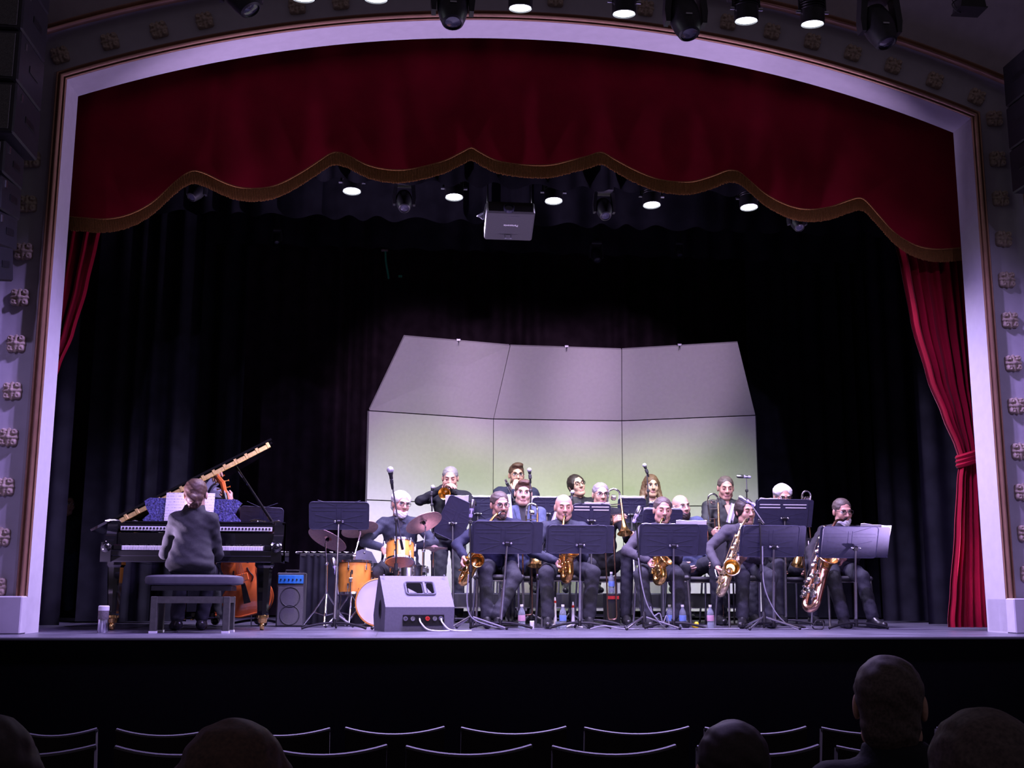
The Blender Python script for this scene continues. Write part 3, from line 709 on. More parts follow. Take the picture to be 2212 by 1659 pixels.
# ------------------------------------------------------------------ hall seats
def hall_seat(x0, x1, ypx, Y, label, first=[None]):
    a, b = at(x0, ypx, Y), at(x1, ypx, Y); wd = b.x-a.x; z = a.z
    o = empty('theatre_seat', ((a.x+b.x)/2, Y, -STAGE_H), label, 'seat', 'rows of empty theatre seats')
    H = z+STAGE_H; n = 12; mb = MB(); th = .035
    def cv(u): return -.055*(1-(2*u-1)**2)
    def sag(u): return -.024*(1-(2*u-1)**2)
    F_, B_ = [], []
    for j in range(5):
        zz = .35+(H-.35)*j/4; lean = -.10*(j/4)
        F_.append([V((-wd/2+wd*i/n, cv(i/n)+lean, zz+sag(i/n)*j/4)) for i in range(n+1)]); B_.append([V((-wd/2+wd*i/n, cv(i/n)+lean+th, zz+sag(i/n)*j/4)) for i in range(n+1)])
    mb.grid(F_); mb.grid([list(reversed(r)) for r in B_])
    for i in (0, n): mb.add([F_[0][i], F_[4][i], B_[4][i], B_[0][i]], [(0, 1, 2, 3)])
    mb.build('backrest', 'seat_fabric', o)
    r_ = MB().tube([V((-wd/2+wd*i/n, cv(i/n)-.10+th/2, H+sag(i/n))) for i in range(n+1)], .010, 8); r_.build('top_rail', 'seat_rim', o)
    MB().box((0, .24, .42), (wd*.94, .42, .08), bev=.03).build('seat_cushion', 'seat_fabric', o)
    MB().box((0, .22, .19), (wd*.3, .2, .38)).build('pedestal', 'black_metal', o)
    MB().box((wd/2-.01, .18, .6), (.035, .4, .04), bev=.01).build('armrest', 'black_metal', o)
    return o
Y1, Y2 = -3.88, -4.98
r1 = [(45, 220), (262, 480), (505, 715), (748, 958), (994, 1217), (1256, 1478), (1512, 1727), (1760, 1972), (2005, 2212)]
r2 = [(-60, 220), (262, 548), (572, 836), (877, 1142), (1186, 1447), (1493, 1750), (1788, 2060)]
for i, (a, b) in enumerate(r1): hall_seat(a, b, 1570 if i > 2 else 1573, Y1, f'empty dark theatre seat with a pale top rail, far row, {ORD[i]} from the left')
for i, (a, b) in enumerate(r2): hall_seat(a, b, 1609, Y2, f'empty dark theatre seat with a pale top rail, near row, {ORD[i]} from the left')
# ------------------------------------------------------------------ people
def Rm(yaw=0, pitch=0, roll=0):
    return (Matrix.Rotation(rad(yaw), 3, 'Z') @ Matrix.Rotation(rad(roll), 3, 'Y') @ Matrix.Rotation(rad(pitch), 3, 'X'))
def head_prims(C, R, eyes='open', fat=1.0, mouth=True, lips='lip'):
    """materials: 0 skin 1 lip 2 eye white 3 eye dark 4 brow"""
    T = lambda x, y, z: tuple(C+R @ V((x*fat, y, z))); Rn = [list(r) for r in R]
    E = lambda c, r, op='add', k=.02, m=0: ('ell', T(*c), r, Rn, op, k, m)
    Cc = lambda a, b, ra, rb, op='add', k=.012, m=0: ('cap', T(*a), T(*b), ra, rb, op, k, m)
    p = [E((0, .012, .032), (.077*fat, .095, .086), k=0), E((0, -.018, -.035), (.063*fat, .074, .082), k=.03), E((0, -.060, -.098), (.028, .024, .020), k=.03),
         Cc((-.05, -.005, -.075), (-.02, -.055, -.098), .02, .016, k=.03), Cc((.05, -.005, -.075), (.02, -.055, -.098), .02, .016, k=.03)]
    for s in (-1, 1):
        p += [E((s*.037, -.062, -.028), (.022, .016, .022), k=.025), E((s*.079, .014, -.006), (.010, .020, .032), k=.008)]
    p += [Cc((-.036, -.084, .028), (.036, -.084, .028), .010, .010, k=.016)]
    for s in (-1, 1): p += [E((s*.032, -.097, .008), (.016, .011, .010), 'sub', .012)]
    p += [Cc((0, -.090, .014), (0, -.110, -.026), .008, .0135, k=.012), E((-.012, -.100, -.030), (.009, .010, .008), k=.008), E((.012, -.100, -.030), (.009, .010, .008), k=.008)]
    for s in (-1, 1):
        if eyes == 'open': p += [E((s*.032, -.0795, .008), (.0125, .0125, .0090), k=.001, m=2), E((s*.032, -.0905, .008), (.0056, .004, .0056), k=0, m=3)]
        else: p += [E((s*.032, -.0795, .008), (.0135, .0128, .0105), k=.003)]
    if mouth: p += [Cc((-.020, -.0855, -.063), (.020, -.0855, -.063), .0046, .0046, k=.008, m=1), Cc((-.016, -.086, -.070), (.016, -.086, -.070), .005, .005, k=.008, m=1)]
    p += [Cc((0, .018, -.06), (0, .028, -.155), .054, .052, k=.03)]
    return p
def hair_prims(C, R, style, fat=1.0):
    T = lambda x, y, z: tuple(C+R @ V((x*fat, y, z))); Rn = [list(r) for r in R]
    E = lambda c, r, op='add', k=.015: ('ell', T(*c), r, Rn, op, k, 0)
    Cc = lambda a, b, ra, rb, k=.015: ('cap', T(*a), T(*b), ra, rb, 'add', k, 0)
    if style == 'short':
        return [E((0, .018, .040), (.083*fat, .099, .086), k=0), E((0, -.104, -.016), (.070*fat, .085, .100), 'sub', .012), E((0, .0, -.13), (.12, .14, .10), 'sub', .012)]
    if style == 'nape':
        return [E((0, .022, .034), (.083*fat, .100, .088), k=0), E((0, .045, -.05), (.070, .062, .075), k=.03), E((0, -.104, -.016), (.070*fat, .085, .100), 'sub', .012)]
    if style == 'receding':
        return [E((0, .020, .036), (.083*fat, .098, .084), k=0), E((0, -.105, .0), (.066*fat, .10, .112), 'sub', .014), E((0, .0, -.13), (.12, .14, .10), 'sub', .012)]
    if style == 'quiff':
        return [E((0, .018, .042), (.084*fat, .098, .088), k=0), E((0, -.045, .105), (.06, .05, .028), k=.02), E((.02, -.01, .115), (.05, .06, .025), k=.02), E((0, -.105, -.03), (.072*fat, .085, .098), 'sub', .012), E((0, .0, -.13), (.12, .14, .10), 'sub', .012)]
    if style == 'swept':
        return [E((0, .022, .040), (.086*fat, .102, .090), k=0), E((0, .05, .0), (.080, .07, .09), k=.02), E((-.06, .0, .02), (.028, .06, .06), k=.02), E((.06, .0, .02), (.028, .06, .06), k=.02), E((0, -.10, -.02), (.067*fat, .085, .100), 'sub', .012), E((0, -.02, -.15), (.12, .14, .10), 'sub', .012)]
    if style == 'white':
        return [E((0, .025, .042), (.090*fat, .104, .092), k=0), E((-.05, .0, .06), (.05, .07, .05), k=.02), E((.05, .02, .05), (.05, .07, .05), k=.02), E((0, .07, -.02), (.075, .045, .07), k=.02), E((0, -.105, -.02), (.066*fat, .085, .098), 'sub', .012), E((0, -.04, -.15), (.12, .13, .10), 'sub', .012)]
    if style == 'long':
        p = [E((0, .020, .040), (.088*fat, .104, .092), k=0)]
        for s in (-1, 1):
            p += [Cc((s*.07, .02, .03), (s*.088, .03, -.07), .034, .036), Cc((s*.088, .03, -.07), (s*.105, .0, -.15), .036, .038), Cc((s*.105, 0, -.15), (s*.09, -.02, -.21), .036, .018), Cc((s*.03, .07, -.0), (s*.05, .08, -.18), .05, .05)]
        return p+[E((0, -.10, -.035), (.060*fat, .085, .104), 'sub', .012)]
    if style == 'bun':
        return [E((0, .022, .036), (.084*fat, .102, .090), k=0), E((0, .07, -.03), (.068, .05, .07), k=.02), E((.0, .065, -.085), (.05, .045, .05), k=.02), E((.014, .118, -.050), (.040, .036, .036), k=.006), Cc((-.03, .09, -.05), (.04, .125, -.03), .012, .014, .006), Cc((.0, .11, -.085), (.03, .115, -.12), .014, .006, .006), Cc((-.02, .10, -.08), (-.035, .105, -.11), .012, .005, .006), E((0, -.10, -.02), (.07*fat, .085, .100), 'sub', .012)]
def beard_prims(C, R, style):
    T = lambda x, y, z: tuple(C+R @ V((x, y, z))); Rn = [list(r) for r in R]
    E = lambda c, r, op='add', k=.012: ('ell', T(*c), r, Rn, op, k, 0)
    if style == 'full':
        return [E((0, -.022, -.078), (.069, .074, .056), k=0), E((0, -.07, -.105), (.036, .026, .030), k=.02), E((0, -.105, -.030), (.040, .06, .030), 'sub', .008), E((0, -.112, -.064), (.020, .03, .009), 'sub', .004), E((0, .07, -.08), (.12, .06, .12), 'sub', .01)]
    return [E((0, -.068, -.095), (.030, .027, .026), k=0), ('cap', T(-.027, -.083, -.055), T(-.027, -.073, -.09), .008, .010, 'add', .008, 0), ('cap', T(.027, -.083, -.055), T(.027, -.073, -.09), .008, .010, 'add', .008, 0), ('cap', T(-.025, -.088, -.050), T(.025, -.088, -.050), .0065, .0065, 'add', .006, 0), E((0, -.112, -.066), (.02, .03, .009), 'sub', .004)]
def hand_prims(Wp, d, n, side, curl=35, spread=.0, thumb_in=.5, fa=None):
    """wrist, finger direction, palm normal, direction towards the thumb"""
    d = V(d).normalized(); n = V(n); n = (n-d*n.dot(d)).normalized(); side = V(side); side = (side-d*side.dot(d)-n*side.dot(n)); side = side.normalized() if side.length > 1e-4 else d.cross(n)
    Wp = V(Wp); p = []
    p.append(('cap', tuple(Wp-(fa if fa is not None else d)*.05), tuple(Wp+d*.012), .024, .026, 'add', 0, 0))
    ln = (.072, .082, .077, .060)
    for i in range(4):
        o = side*(.030-.020*i); k0 = Wp+d*(.088-.004*abs(i-1))+o
        p.append(('cap', tuple(Wp+d*.012+o*.6), tuple(k0), .015, .0115, 'add', .012, 0))
        q = k0; dd = d+side*(spread*(1.5-i)); dd.normalize(); c = rad(curl)
        for s_, fr in enumerate((.46, .31, .23)):
            ax = dd.cross(n)
            dd = (dd*math.cos(c)+n*math.sin(c)).normalized(); n2 = (n-dd*n.dot(dd))
            q2 = q+dd*ln[i]*fr; r = (.0100, .0090, .0082)[s_]
            p.append(('cap', tuple(q), tuple(q2), r, r*.92, 'add', .004, 0)); q = q2
    t0 = Wp+d*.025+side*.026; t1 = t0+(d*.6+side*.6+n*thumb_in).normalized()*.042; t2 = t1+(d*.8+side*.15+n*(thumb_in+.2)).normalized()*.034
    p += [('cap', tuple(t0), tuple(t1), .0145, .0115, 'add', .010, 0), ('cap', tuple(t1), tuple(t2), .0112, .0095, 'add', .004, 0)]
    return p
def ik(a, b, l1, l2, pole):
    a, b, pole = V(a), V(b), V(pole); d = b-a; L = min(d.length, (l1+l2)*.995); u = d.normalized()
    x = (l1*l1-l2*l2+L*L)/(2*L); hgt = math.sqrt(max(l1*l1-x*x, 1e-6)); pn = pole-u*pole.dot(u)
    return a+u*x+pn.normalized()*hgt, a+u*L
def patch_on(bvh, mb, poly_uv, org, ux, uz, fw, n=6, off=.004):
    """lay a four-sided patch (corner u,v pairs) on the front of a garment"""
    P = []
    for i in range(n+1):
        row = []
        for j in range(n+1):
            s, t = i/n, j/n
            u = (poly_uv[0][0]*(1-s)+poly_uv[1][0]*s)*(1-t)+(poly_uv[3][0]*(1-s)+poly_uv[2][0]*s)*t
            v = (poly_uv[0][1]*(1-s)+poly_uv[1][1]*s)*(1-t)+(poly_uv[3][1]*(1-s)+poly_uv[2][1]*s)*t
            o = org+ux*u+uz*v+fw*.6; h = bvh.ray_cast(o, -fw)
            row.append((h[0]+fw*off) if h[0] is not None else (org+ux*u+uz*v+fw*.1))
        P.append(row)
    mb.grid(P)
def person(label, head, Y, base=None, floor=0, seat=.47, pel=(0, .16), yaw=0, pitch=8, roll=0, tyaw=0, R=None, L=None, KR=None, KL=None, FR=None, FL=None, skin='skin_pale',
           hair=('short', 'hair_brown'), beard=None, glasses=False, eyes='open', jacket='suit_black', shirt='shirt_black', vee=.16, lapel=None, collar=None, trousers='trouser', stand=False,
           fat=1.0, body=1.0, Rh=None, Lh=None, curlR=40, curlL=40, res=.0105, hat=False, legs=True, arms=True, elbowR=None, elbowL=None, headz=None, flare=0, name='person', eyelook=None, fringe=None, shw=.175):
    top = at(head[0], head[1], Y) if headz is None else headz
    HR = Rm(yaw, pitch, roll); up = HR @ V((0, 0, 1))
    C = top-up*.119; C = V((top.x-up.x*.05, C.y, top.z-.119-abs(1-up.z)*.02))
    base = V(base) if base is not None else V((C.x+pel[0], Y+pel[1], floor))
    TR = Rm(tyaw); s = TR @ V((1, 0, 0)); fw = TR @ V((0, -1, 0))
    pz = floor+(min(.93, .545*(top.z-floor)) if stand else seat+.09)
    Pv = V((base.x, base.y, pz)); Nb = C-V((0, 0, .150))-fw*.030
    ax = (Nb-Pv).normalized(); sp = (Nb-Pv).length
    # frame of the torso
    bx = s; bz = ax; by = bz.cross(bx).normalized(); bx = by.cross(bz).normalized(); TRn = [[bx.x, by.x, bz.x], [bx.y, by.y, bz.y], [bx.z, by.z, bz.z]]
    Sc = Nb-ax*.045; SR, SL = Sc-bx*shw*body, Sc+bx*shw*body
    root = empty(name, (base.x, base.y, floor), label, 'person')
    b0 = (base.x, base.y, floor)
    tp = lambda t: Pv+(Nb-Pv)*t
    g = lambda c, r, k=.06, m=0: ('ell', tuple(c), tuple(x*body for x in r), TRn, 'add', k, m)
    tors = [g(tp(.70), (.168, .116, sp*.30), 0), g(tp(.36), (.172, .132, sp*.32)), g(tp(.06), (.182, .138, .14)), ('cap', tuple(SR+bx*.02), tuple(SL-bx*.02), .060*body, .060*body, 'add', .06, 0), ('cap', tuple(Nb+ax*.01), tuple(SR-bx*-.03), .046, .055, 'add', .04, 0), ('cap', tuple(Nb+ax*.01), tuple(SL+bx*-.03), .046, .055, 'add', .04, 0)]
    if flare >= 1: tors += [g(tp(-.02)-fw*.02, (.215, .15, .07), .05), g(tp(.14), (.19, .135, .10), .05)]
    if lapel or collar or flare:
        rg = [Nb+ax*(.055 if flare else .028)+(bx*math.cos(a)*.064+fw*(math.sin(a)*.058+.006))-ax*.03*max(0, math.sin(a)) for a in [rad(-20-20*i) if False else rad(160+22*i) for i in range(11)]]
        for a_, b_ in zip(rg, rg[1:]): tors.append(('cap', tuple(a_-ax*.02), tuple(b_-ax*.02), .018, .018, 'add', .02, 0)); tors.append(('cap', tuple(a_), tuple(b_), .013, .013, 'add', .012, 0))
    if flare: tors.append(g(Nb-fw*.022-ax*.025, (.085, .062, .06), .04))
    arm = []; hands = []; inner = []
    for sh, tg, pole, hd, sg, cu in ((SR, R, elbowR, Rh, -1, curlR), (SL, L, elbowL, Lh, 1, curlL)):
        if not arms: continue
        if tg is None: tg = (Pv+bx*sg*.23+fw*.06-V((0, 0, .08))) if stand else (Pv+bx*sg*.16+fw*.30+V((0, 0, .03)))
        elif not isinstance(tg, Vector): tg = at(*tg)
        pole = V(pole) if pole is not None else (bx*sg*.30-V((0, 0, 1))*.9-fw*.35)
        el, wr = ik(sh, tg, .285, .262, pole)
        arm += [('cap', tuple(sh), tuple(el), .058*body, .047*body, 'add', .035, 0), ('cap', tuple(el), tuple(wr), .046*body, .036, 'add', .02, 0)]
        inner += [('cap', tuple(sh), tuple(el), .042, .034, 'add', .02, 0), ('cap', tuple(el), tuple(wr), .034, .024, 'add', .02, 0)]
        fd = (wr-el).normalized(); hd = hd or (None, None)
        d_ = V(hd[0]) if hd[0] is not None else fd; n_ = V(hd[1]) if hd[1] is not None else (-bx*sg)
        th = d_.cross(n_)*(1 if sg < 0 else -1)
        hands.append(sdf_mesh(hand_prims(wr+fd*.012, d_, n_, th, cu, fa=fd), .0048))
    jk = np_obj('jacket' if lapel else 'shirt', [sdf_mesh(tors+arm, res, .0021, 40.)], [jacket], root, b0)
    # lapels, shirt front, collar
    vs = [V(v.co) for v in jk.data.vertices]; bv = BVHTree.FromPolygons(vs, [tuple(p.vertices) for p in jk.data.polygons])
    org = Nb-V(b0); uz = ax
    if vee:
        mb = MB(); patch_on(bv, mb, [(-.052, .03), (.052, .03), (.006, -vee-.03), (-.006, -vee-.03)], org, bx, uz, fw, 7, .009); mb.build('shirt_front', shirt, root, smooth=60)
    if lapel:
        for q, nm in ((-1, 'lapel'), (1, 'lapel')):
            mb = MB(); patch_on(bv, mb, [(q*.050, .03), (q*.098, .012), (q*.060, -.12), (q*.004, -vee-.05)], org, bx, uz, fw, 6, .014); mb.build(nm, lapel, root, smooth=60)
    if collar:
        for q in (-1, 1):
            mb = MB(); patch_on(bv, mb, [(q*.028, .045), (q*.062, .04), (q*.055, -.035), (q*.012, -.02)], org, bx, uz, fw, 4, .016); mb.build('collar', collar, root, smooth=60)
    # legs
    if legs:
        leg = [('ell', tuple(Pv-V((0, 0, .02))), (.160*body, .125*body, .105), TRn, 'add', 0, 0)]
        for sg, K, F in ((-1, KR, FR), (1, KL, FL)):
            hip = Pv+bx*sg*.088-V((0, 0, .02))
            if stand:
                kn = hip+V((sg*.01, -.03, -(pz-floor)*.46)); an = V((kn.x, kn.y+.05, floor+.09))
            else:
                kn = at(*K) if K is not None else hip+fw*.40+bx*sg*.07+V((0, 0, .03))
                dk = kn-hip; kn = hip+dk.normalized()*min(max(dk.length, .36), .47)
                an = at(*F) if F is not None else V((kn.x, kn.y-.02, floor))
                an = V((an.x, an.y, floor+.09))
            leg += [('cap', tuple(hip), tuple(kn), .088*body, .067*body, 'add', .03, 0), ('cap', tuple(kn), tuple(an+V((0, 0, .02))), .064*body, .056, 'add', .02, 0)]
            inner += [('cap', tuple(hip), tuple(kn), .06, .045, 'add', .03, 0), ('cap', tuple(kn), tuple(an), .042, .034, 'add', .02, 0)]
            td = (an-kn); td.z = 0; td = (td.normalized()*.35+fw+bx*sg*.25).normalized()
            bz_ = an+V((0, 0, -.055))
            shp = [('cap', tuple(an-td*.03+V((0, 0, -.045))), tuple(an+td*.15+V((0, 0, -.058))), .040, .030, 'add', 0, 0), ('cap', tuple(an), tuple(an+td*.08+V((0, 0, -.05))), .040, .034, 'add', .02, 0), ('ell', tuple(V((an.x, an.y, floor-.1))), (.5, .5, .1), None, 'sub', .002, 0)]
            np_obj('shoe', [sdf_mesh(shp, .008)], ['shoe_black'], root, b0)
        np_obj('trousers', [sdf_mesh(leg, res, .0017, 42.)], [trousers], root, b0)
    inner += [g(tp(.70), (.13, .085, sp*.28), 0), g(tp(.3), (.125, .09, sp*.3)), g(tp(.05), (.13, .10, .11)), ('cap', tuple(SR), tuple(SL), .04, .04, 'add', .04, 0), ('cap', tuple(Nb-ax*.04), tuple(C-V((0, 0, .08))), .05, .05, 'add', .02, 0)]
    parts = [sdf_mesh(head_prims(C, HR, eyes, fat), .0046), sdf_mesh(inner, .02)]+hands
    np_obj('body', parts, [skin, 'lip', 'eye_white', 'eye_dark', hair[1] if hair else 'stubble'], root, b0)
    Tf = lambda x, y, z: C+HR @ V((x*fat, y, z))-V(b0); bm_ = hair[1] if hair else 'hair_salt'
    for q in (-1, 1):
        MB().tube([Tf(q*.016, -.0975, .027), Tf(q*.028, -.0960, .0315), Tf(q*.040, -.0900, .032), Tf(q*.049, -.0815, .028)], [.0030, .0042, .0036, .0018], 6).build('eyebrow', bm_, root)
        yy = .0165 if eyes == 'open' else .0035
        MB().tube([Tf(q*.020, -.0895, yy-.002), Tf(q*.032, -.0925, yy), Tf(q*.044, -.0865, yy-.002)], [.0012, .0022, .0012], 5).build('eyelash', 'hair_dark', root)
    if hair: np_obj('hair', [sdf_mesh(hair_prims(C, HR, hair[0], fat), .0055, .0011, 75.)], [hair[1]], root, b0)
    if beard: np_obj('beard', [sdf_mesh(beard_prims(C, HR, beard[0]), .005, .0012, 150.)], [beard[1]], root, b0)
    if glasses:
        mb = MB(); T = lambda x, y, z: C+HR @ V((x, y, z))-V(b0)
        for q in (-1, 1):
            ring = [T(q*.033+.0235*math.copysign(abs(math.cos(a))**.7, math.cos(a)), -.103-.002*math.cos(a)*q, .006+.0185*math.copysign(abs(math.sin(a))**.7, math.sin(a))) for a in [2*PI*i/20 for i in range(20)]]
            mb.tube(ring, .0024, 5, closed=True)
            mb.tube([T(q*.057, -.101, .012), T(q*.079, -.06, .012), T(q*.080, .015, .006)], .0022, 5)
        mb.tube([T(-.010, -.104, .010), T(0, -.107, .013), T(.010, -.104, .010)], .0022, 5)
        mb.build('glasses', 'glasses_frame', root)
    if hat:
        m = Matrix.Translation(C-V(b0)) @ HR.to_4x4()
        hb = MB().lathe([(.001, .150), (.05, .150), (.076, .140), (.086, .11), (.089, .062), (.092, .052), (.145, .038), (.15, .042), (.146, .046), (.093, .06)], m @ Matrix.Diagonal((1, 1.15, 1, 1)), 28); hb.build('hat', 'hat_felt', root)
        hb = MB().lathe([(.0905, .056), (.092, .062), (.0905, .082), (.089, .082)], m @ Matrix.Diagonal((1, 1.15, 1, 1)), 28); hb.build('hat_band', 'suit_black', root)
    root['_C'] = tuple(C); root['_P'] = tuple(Pv)
    return root
def chair_proto():
    o = empty('stage_chair', (0, 0, 0))
    MB().box((0, -.02, .44), (.44, .43, .045), bev=.018).build('seat', 'chair_seat', o)
    mb = MB(); P = [[V((-.21+.42*i/8, .235+.03*(1-((i-4)/4)**2)+.05*j/4, .56+.27*j/4)) for i in range(9)] for j in range(5)]
    mb.grid(P); mb.grid([[p+V((0, .02, 0)) for p in reversed(r)] for r in P]); mb.build('backrest', 'chair_seat', o)
    for q in (-1, 1):
        MB().tube([(q*.20, -.20, .425), (q*.215, -.235, 0)], .011, 8).build('leg', 'steel', o)
        MB().tube([(q*.20, .17, .425), (q*.215, .25, 0)], .011, 8).build('leg', 'steel', o)
        MB().tube([(q*.20, .16, .42), (q*.205, .22, .5), (q*.20, .275, .8)], .010, 8).build('back_post', 'steel', o)
    MB().tube([(-.2, -.19, .41), (.2, -.19, .41)], .008, 6).build('stretcher', 'steel', o)
    return o
CH = chair_proto(); ch_used = [False]
def chair(root, label, group, rz=0, dx=0, dy=0):
    o = CH if not ch_used[0] else copy_tree(CH); ch_used[0] = True
    P = root['_P']; z = root.location.z
    o.location = (P[0]+dx, P[1]+dy-.02, z); o.rotation_euler = (0, 0, rz); tag(o, label, 'chair', group); return o
G_SAX, G_BONE, G_TPT = 'chairs of the saxophone row', 'chairs of the trombone row', 'chairs of the trumpet row'
fwd = V((0, -1, 0)); dn = V((0, 0, -1)); X_ = V((1, 0, 0))
people = {}
# --- saxophone row
YF = .98
people['tenor1'] = person('person with glasses and goatee in navy jacket playing tenor saxophone, nearest the drums', (1080, 1062), 1.25, yaw=14, pitch=10, roll=-4, tyaw=6, R=(1003, 1203, .98), L=(1062, 1180, 1.0), KR=(1048, 1232, 1.0), KL=(1112, 1248, 1.02), FR=(1052, 1340, .92), FL=(1074, 1340, .88),
    skin='skin_pink', hair=('short', 'hair_salt'), beard=('goatee', 'hair_salt'), glasses=True, jacket='suit_navy', lapel='suit_navy', Rh=((-.25, -.5, -.8), (.9, -.3, 0)), elbowR=(-.9, .1, -.4))
people['alto1'] = person('bald person in dark blue shirt playing alto saxophone at the second front stand', (1218, 1068), 1.25, pitch=6, roll=0, R=(1200, 1212, .99), L=(1238, 1170, 1.0), KR=(1180, 1240, .98), KL=(1280, 1238, .98), FR=(1184, 1345, .93), FL=(1272, 1342, .96),
    skin='skin_pink', hair=None, eyes='closed', jacket='shirt_dark', vee=.06, Rh=((.7, -.35, -.35), (.3, -.9, .2)), elbowR=(-1, .2, -.3), body=1.04)
people['alto2'] = person('person with short brown hair in grey jacket playing alto saxophone, third from left', (1432, 1074), 1.25, pitch=8, roll=2, R=(1399, 1211, 1.0), L=(1440, 1180, 1.0), KR=(1384, 1243, .98), KL=(1462, 1244, .98), FR=(1399, 1342, .93), FL=(1467, 1343, .95),
    skin='skin_pink', hair=('short', 'hair_salt'), eyes='closed', jacket='suit_charcoal', lapel='suit_charcoal', Rh=((.75, -.35, -.4), (.3, -.9, .2)), elbowR=(-1, .2, -.3))
people['tenor2'] = person('person with dark swept hair in open grey jacket playing tenor saxophone with a large bell', (1610, 1077), 1.25, yaw=14, pitch=6, roll=-3, tyaw=-6, R=(1549, 1222, 1.0), L=(1612, 1205, .98), KR=(1604, 1246, .98), KL=(1664, 1248, 1.0), FR=(1604, 1345, .93), FL=(1661, 1343, .95),
    skin='skin_warm', hair=('swept', 'hair_dark'), eyes='closed', jacket='suit_charcoal', lapel='suit_charcoal', collar='shirt_white', vee=.2, Rh=((.25, -.35, -.9), (.8, -.5, .1)), Lh=((-.9, -.3, -.1), (0, -.6, -.6)), elbowR=(-1, .3, -.1))
people['bari'] = person('person with white beard and glasses in black suit playing baritone saxophone at the right end', (1820, 1077), 1.25, yaw=4, pitch=12, roll=-4, R=(1757, 1232, 1.0), L=(1828, 1205, .98), KR=(1800, 1250, .98), KL=(1862, 1248, .98), FR=(1822, 1346, .92), FL=(1885, 1347, .90),
    skin='skin_pink', hair=('short', 'hair_salt'), beard=('full', 'hair_white'), glasses=True, jacket='suit_grey', lapel='suit_grey', Rh=((.1, -.5, -.85), (.9, -.3, .1)), Lh=((-.9, -.3, .05), (0, -.7, -.4)), elbowR=(-1, .4, .0))
cl = {'tenor1': 'black chair under the tenor saxophonist nearest the drums', 'alto1': 'black chair under the bald alto saxophonist', 'alto2': 'black chair under the alto saxophonist with short brown hair', 'tenor2': 'black chair under the tenor saxophonist with dark swept hair', 'bari': 'black chair under the baritone saxophonist'}
for k, l in cl.items(): chair(people[k], l, G_SAX)
# --- trombone row
YT = 2.1
people['bone1'] = person('young clean-shaven person with brown quiff in blue jacket, trombone upright', (1131, 1040), YT, yaw=-4, pitch=2, roll=3, R=(1130, 1165, YT-.32), L=(1152, 1160, YT-.32), skin='skin_pale', hair=('quiff', 'hair_brown'), jacket='suit_blue', lapel='suit_blue', vee=.2, fat=1.03)
people['bone2'] = person('person with grey hair and glasses half hidden by a stand, trombone bell pointing down', (1298, 1043), YT, yaw=4, pitch=4, R=(1322, 1128, YT-.33), L=(1364, 1152, YT-.34), KL=(1368, 1186, YT-.4), FL=(1352, 1325, YT-.3), skin='skin_warm', hair=('short', 'hair_grey'), glasses=True, jacket='suit_black', lapel='suit_black', Lh=((.25, -.4, -.8), (-.8, -.3, .3)), curlL=15)
people['bone3'] = person('bald person with dark full beard in blue jacket, head tilted, beside the right shell seam', (1470, 1069), YT, yaw=16, pitch=2, roll=-9, skin='skin_pale', hair=None, beard=('full', 'hair_dark'), jacket='suit_blue', lapel='suit_blue', pel=(.10, .14), shirt='shirt_white', vee=.1)
people['bone4'] = person('person in open black shirt looking down, trombone upright, before the shell edge', (1568, 1029), 2.45, yaw=-6, pitch=12, R=(1540, 1150, 2.12), skin='skin_pink', hair=('short', 'hair_salt'), eyes='closed', jacket='shirt_black', vee=.10, shirt='skin_pink', collar='shirt_black', body=1.06)
people['bone5'] = person('person with fluffy white hair and glasses hidden behind a tall stand right of the shell', (1692, 1047), YT, yaw=0, pitch=16, skin='skin_pink', hair=('white', 'hair_white'), glasses=True, jacket='suit_black', lapel='suit_black')
for k, l in (('bone1', 'black chair under the young trombonist in blue'), ('bone2', 'black chair under the grey haired trombonist'), ('bone3', 'black chair under the bald bearded trombonist'), ('bone4', 'black chair under the trombonist in the black shirt'), ('bone5', 'black chair under the white haired trombonist')):
    chair(people[k], l, G_BONE)
# --- trumpet row
YP = 3.15
people['tpt1'] = person('grey haired person standing in black jacket playing a trumpet towards the hall', (973, 1008), 2.75, pel=(0, .05), stand=True, yaw=-4, pitch=14, R=(955, 1054, 2.52), L=(972, 1058, 2.55), skin='skin_pink', hair=('short', 'hair_grey'), eyes='closed', jacket='suit_black', lapel='suit_black',
    Rh=((.7, -.6, .3), (.2, .2, -.9)), Lh=((-.6, -.7, .2), (.7, -.2, .4)), elbowR=(-1, -.1, -.55), elbowL=(1, .0, -.6), vee=.12)
people['tpt2'] = person('person with dark beard and glasses holding a hand over the mouth', (1116, 1003), YP, floor=RZ, yaw=4, pitch=4, R=(1110, 1062, YP-.20), skin='skin_pink', hair=('quiff', 'hair_brown'), beard=('full', 'hair_brown'), glasses=True, jacket='suit_navy', lapel='suit_navy', Rh=((.25, .15, .9), (.2, .9, 0)), elbowR=(-.2, -.5, -.8), body=1.08, curlR=30)
people['tpt3'] = person('dark haired person with glasses in black shirt, head leaning to the left', (1243, 1025), YP, floor=RZ, yaw=18, pitch=-6, roll=-14, skin='skin_pale', hair=('swept', 'hair_dark'), glasses=True, jacket='suit_black', lapel='suit_black', eyes='closed', seat=.42)
people['tpt4'] = person('person with long wavy brown hair in a black top behind a microphone', (1407, 1026), YP, floor=RZ, yaw=2, pitch=4, skin='skin_pale', hair=('long', 'hair_blond'), jacket='suit_black', vee=.10, shirt='skin_pale', fat=.95, body=.88, seat=.42)
for k, l in (('tpt2', 'black chair under the bearded trumpeter'), ('tpt3', 'black chair under the dark haired trumpeter'), ('tpt4', 'black chair under the trumpeter with long hair')):
    chair(people[k], l, G_TPT)
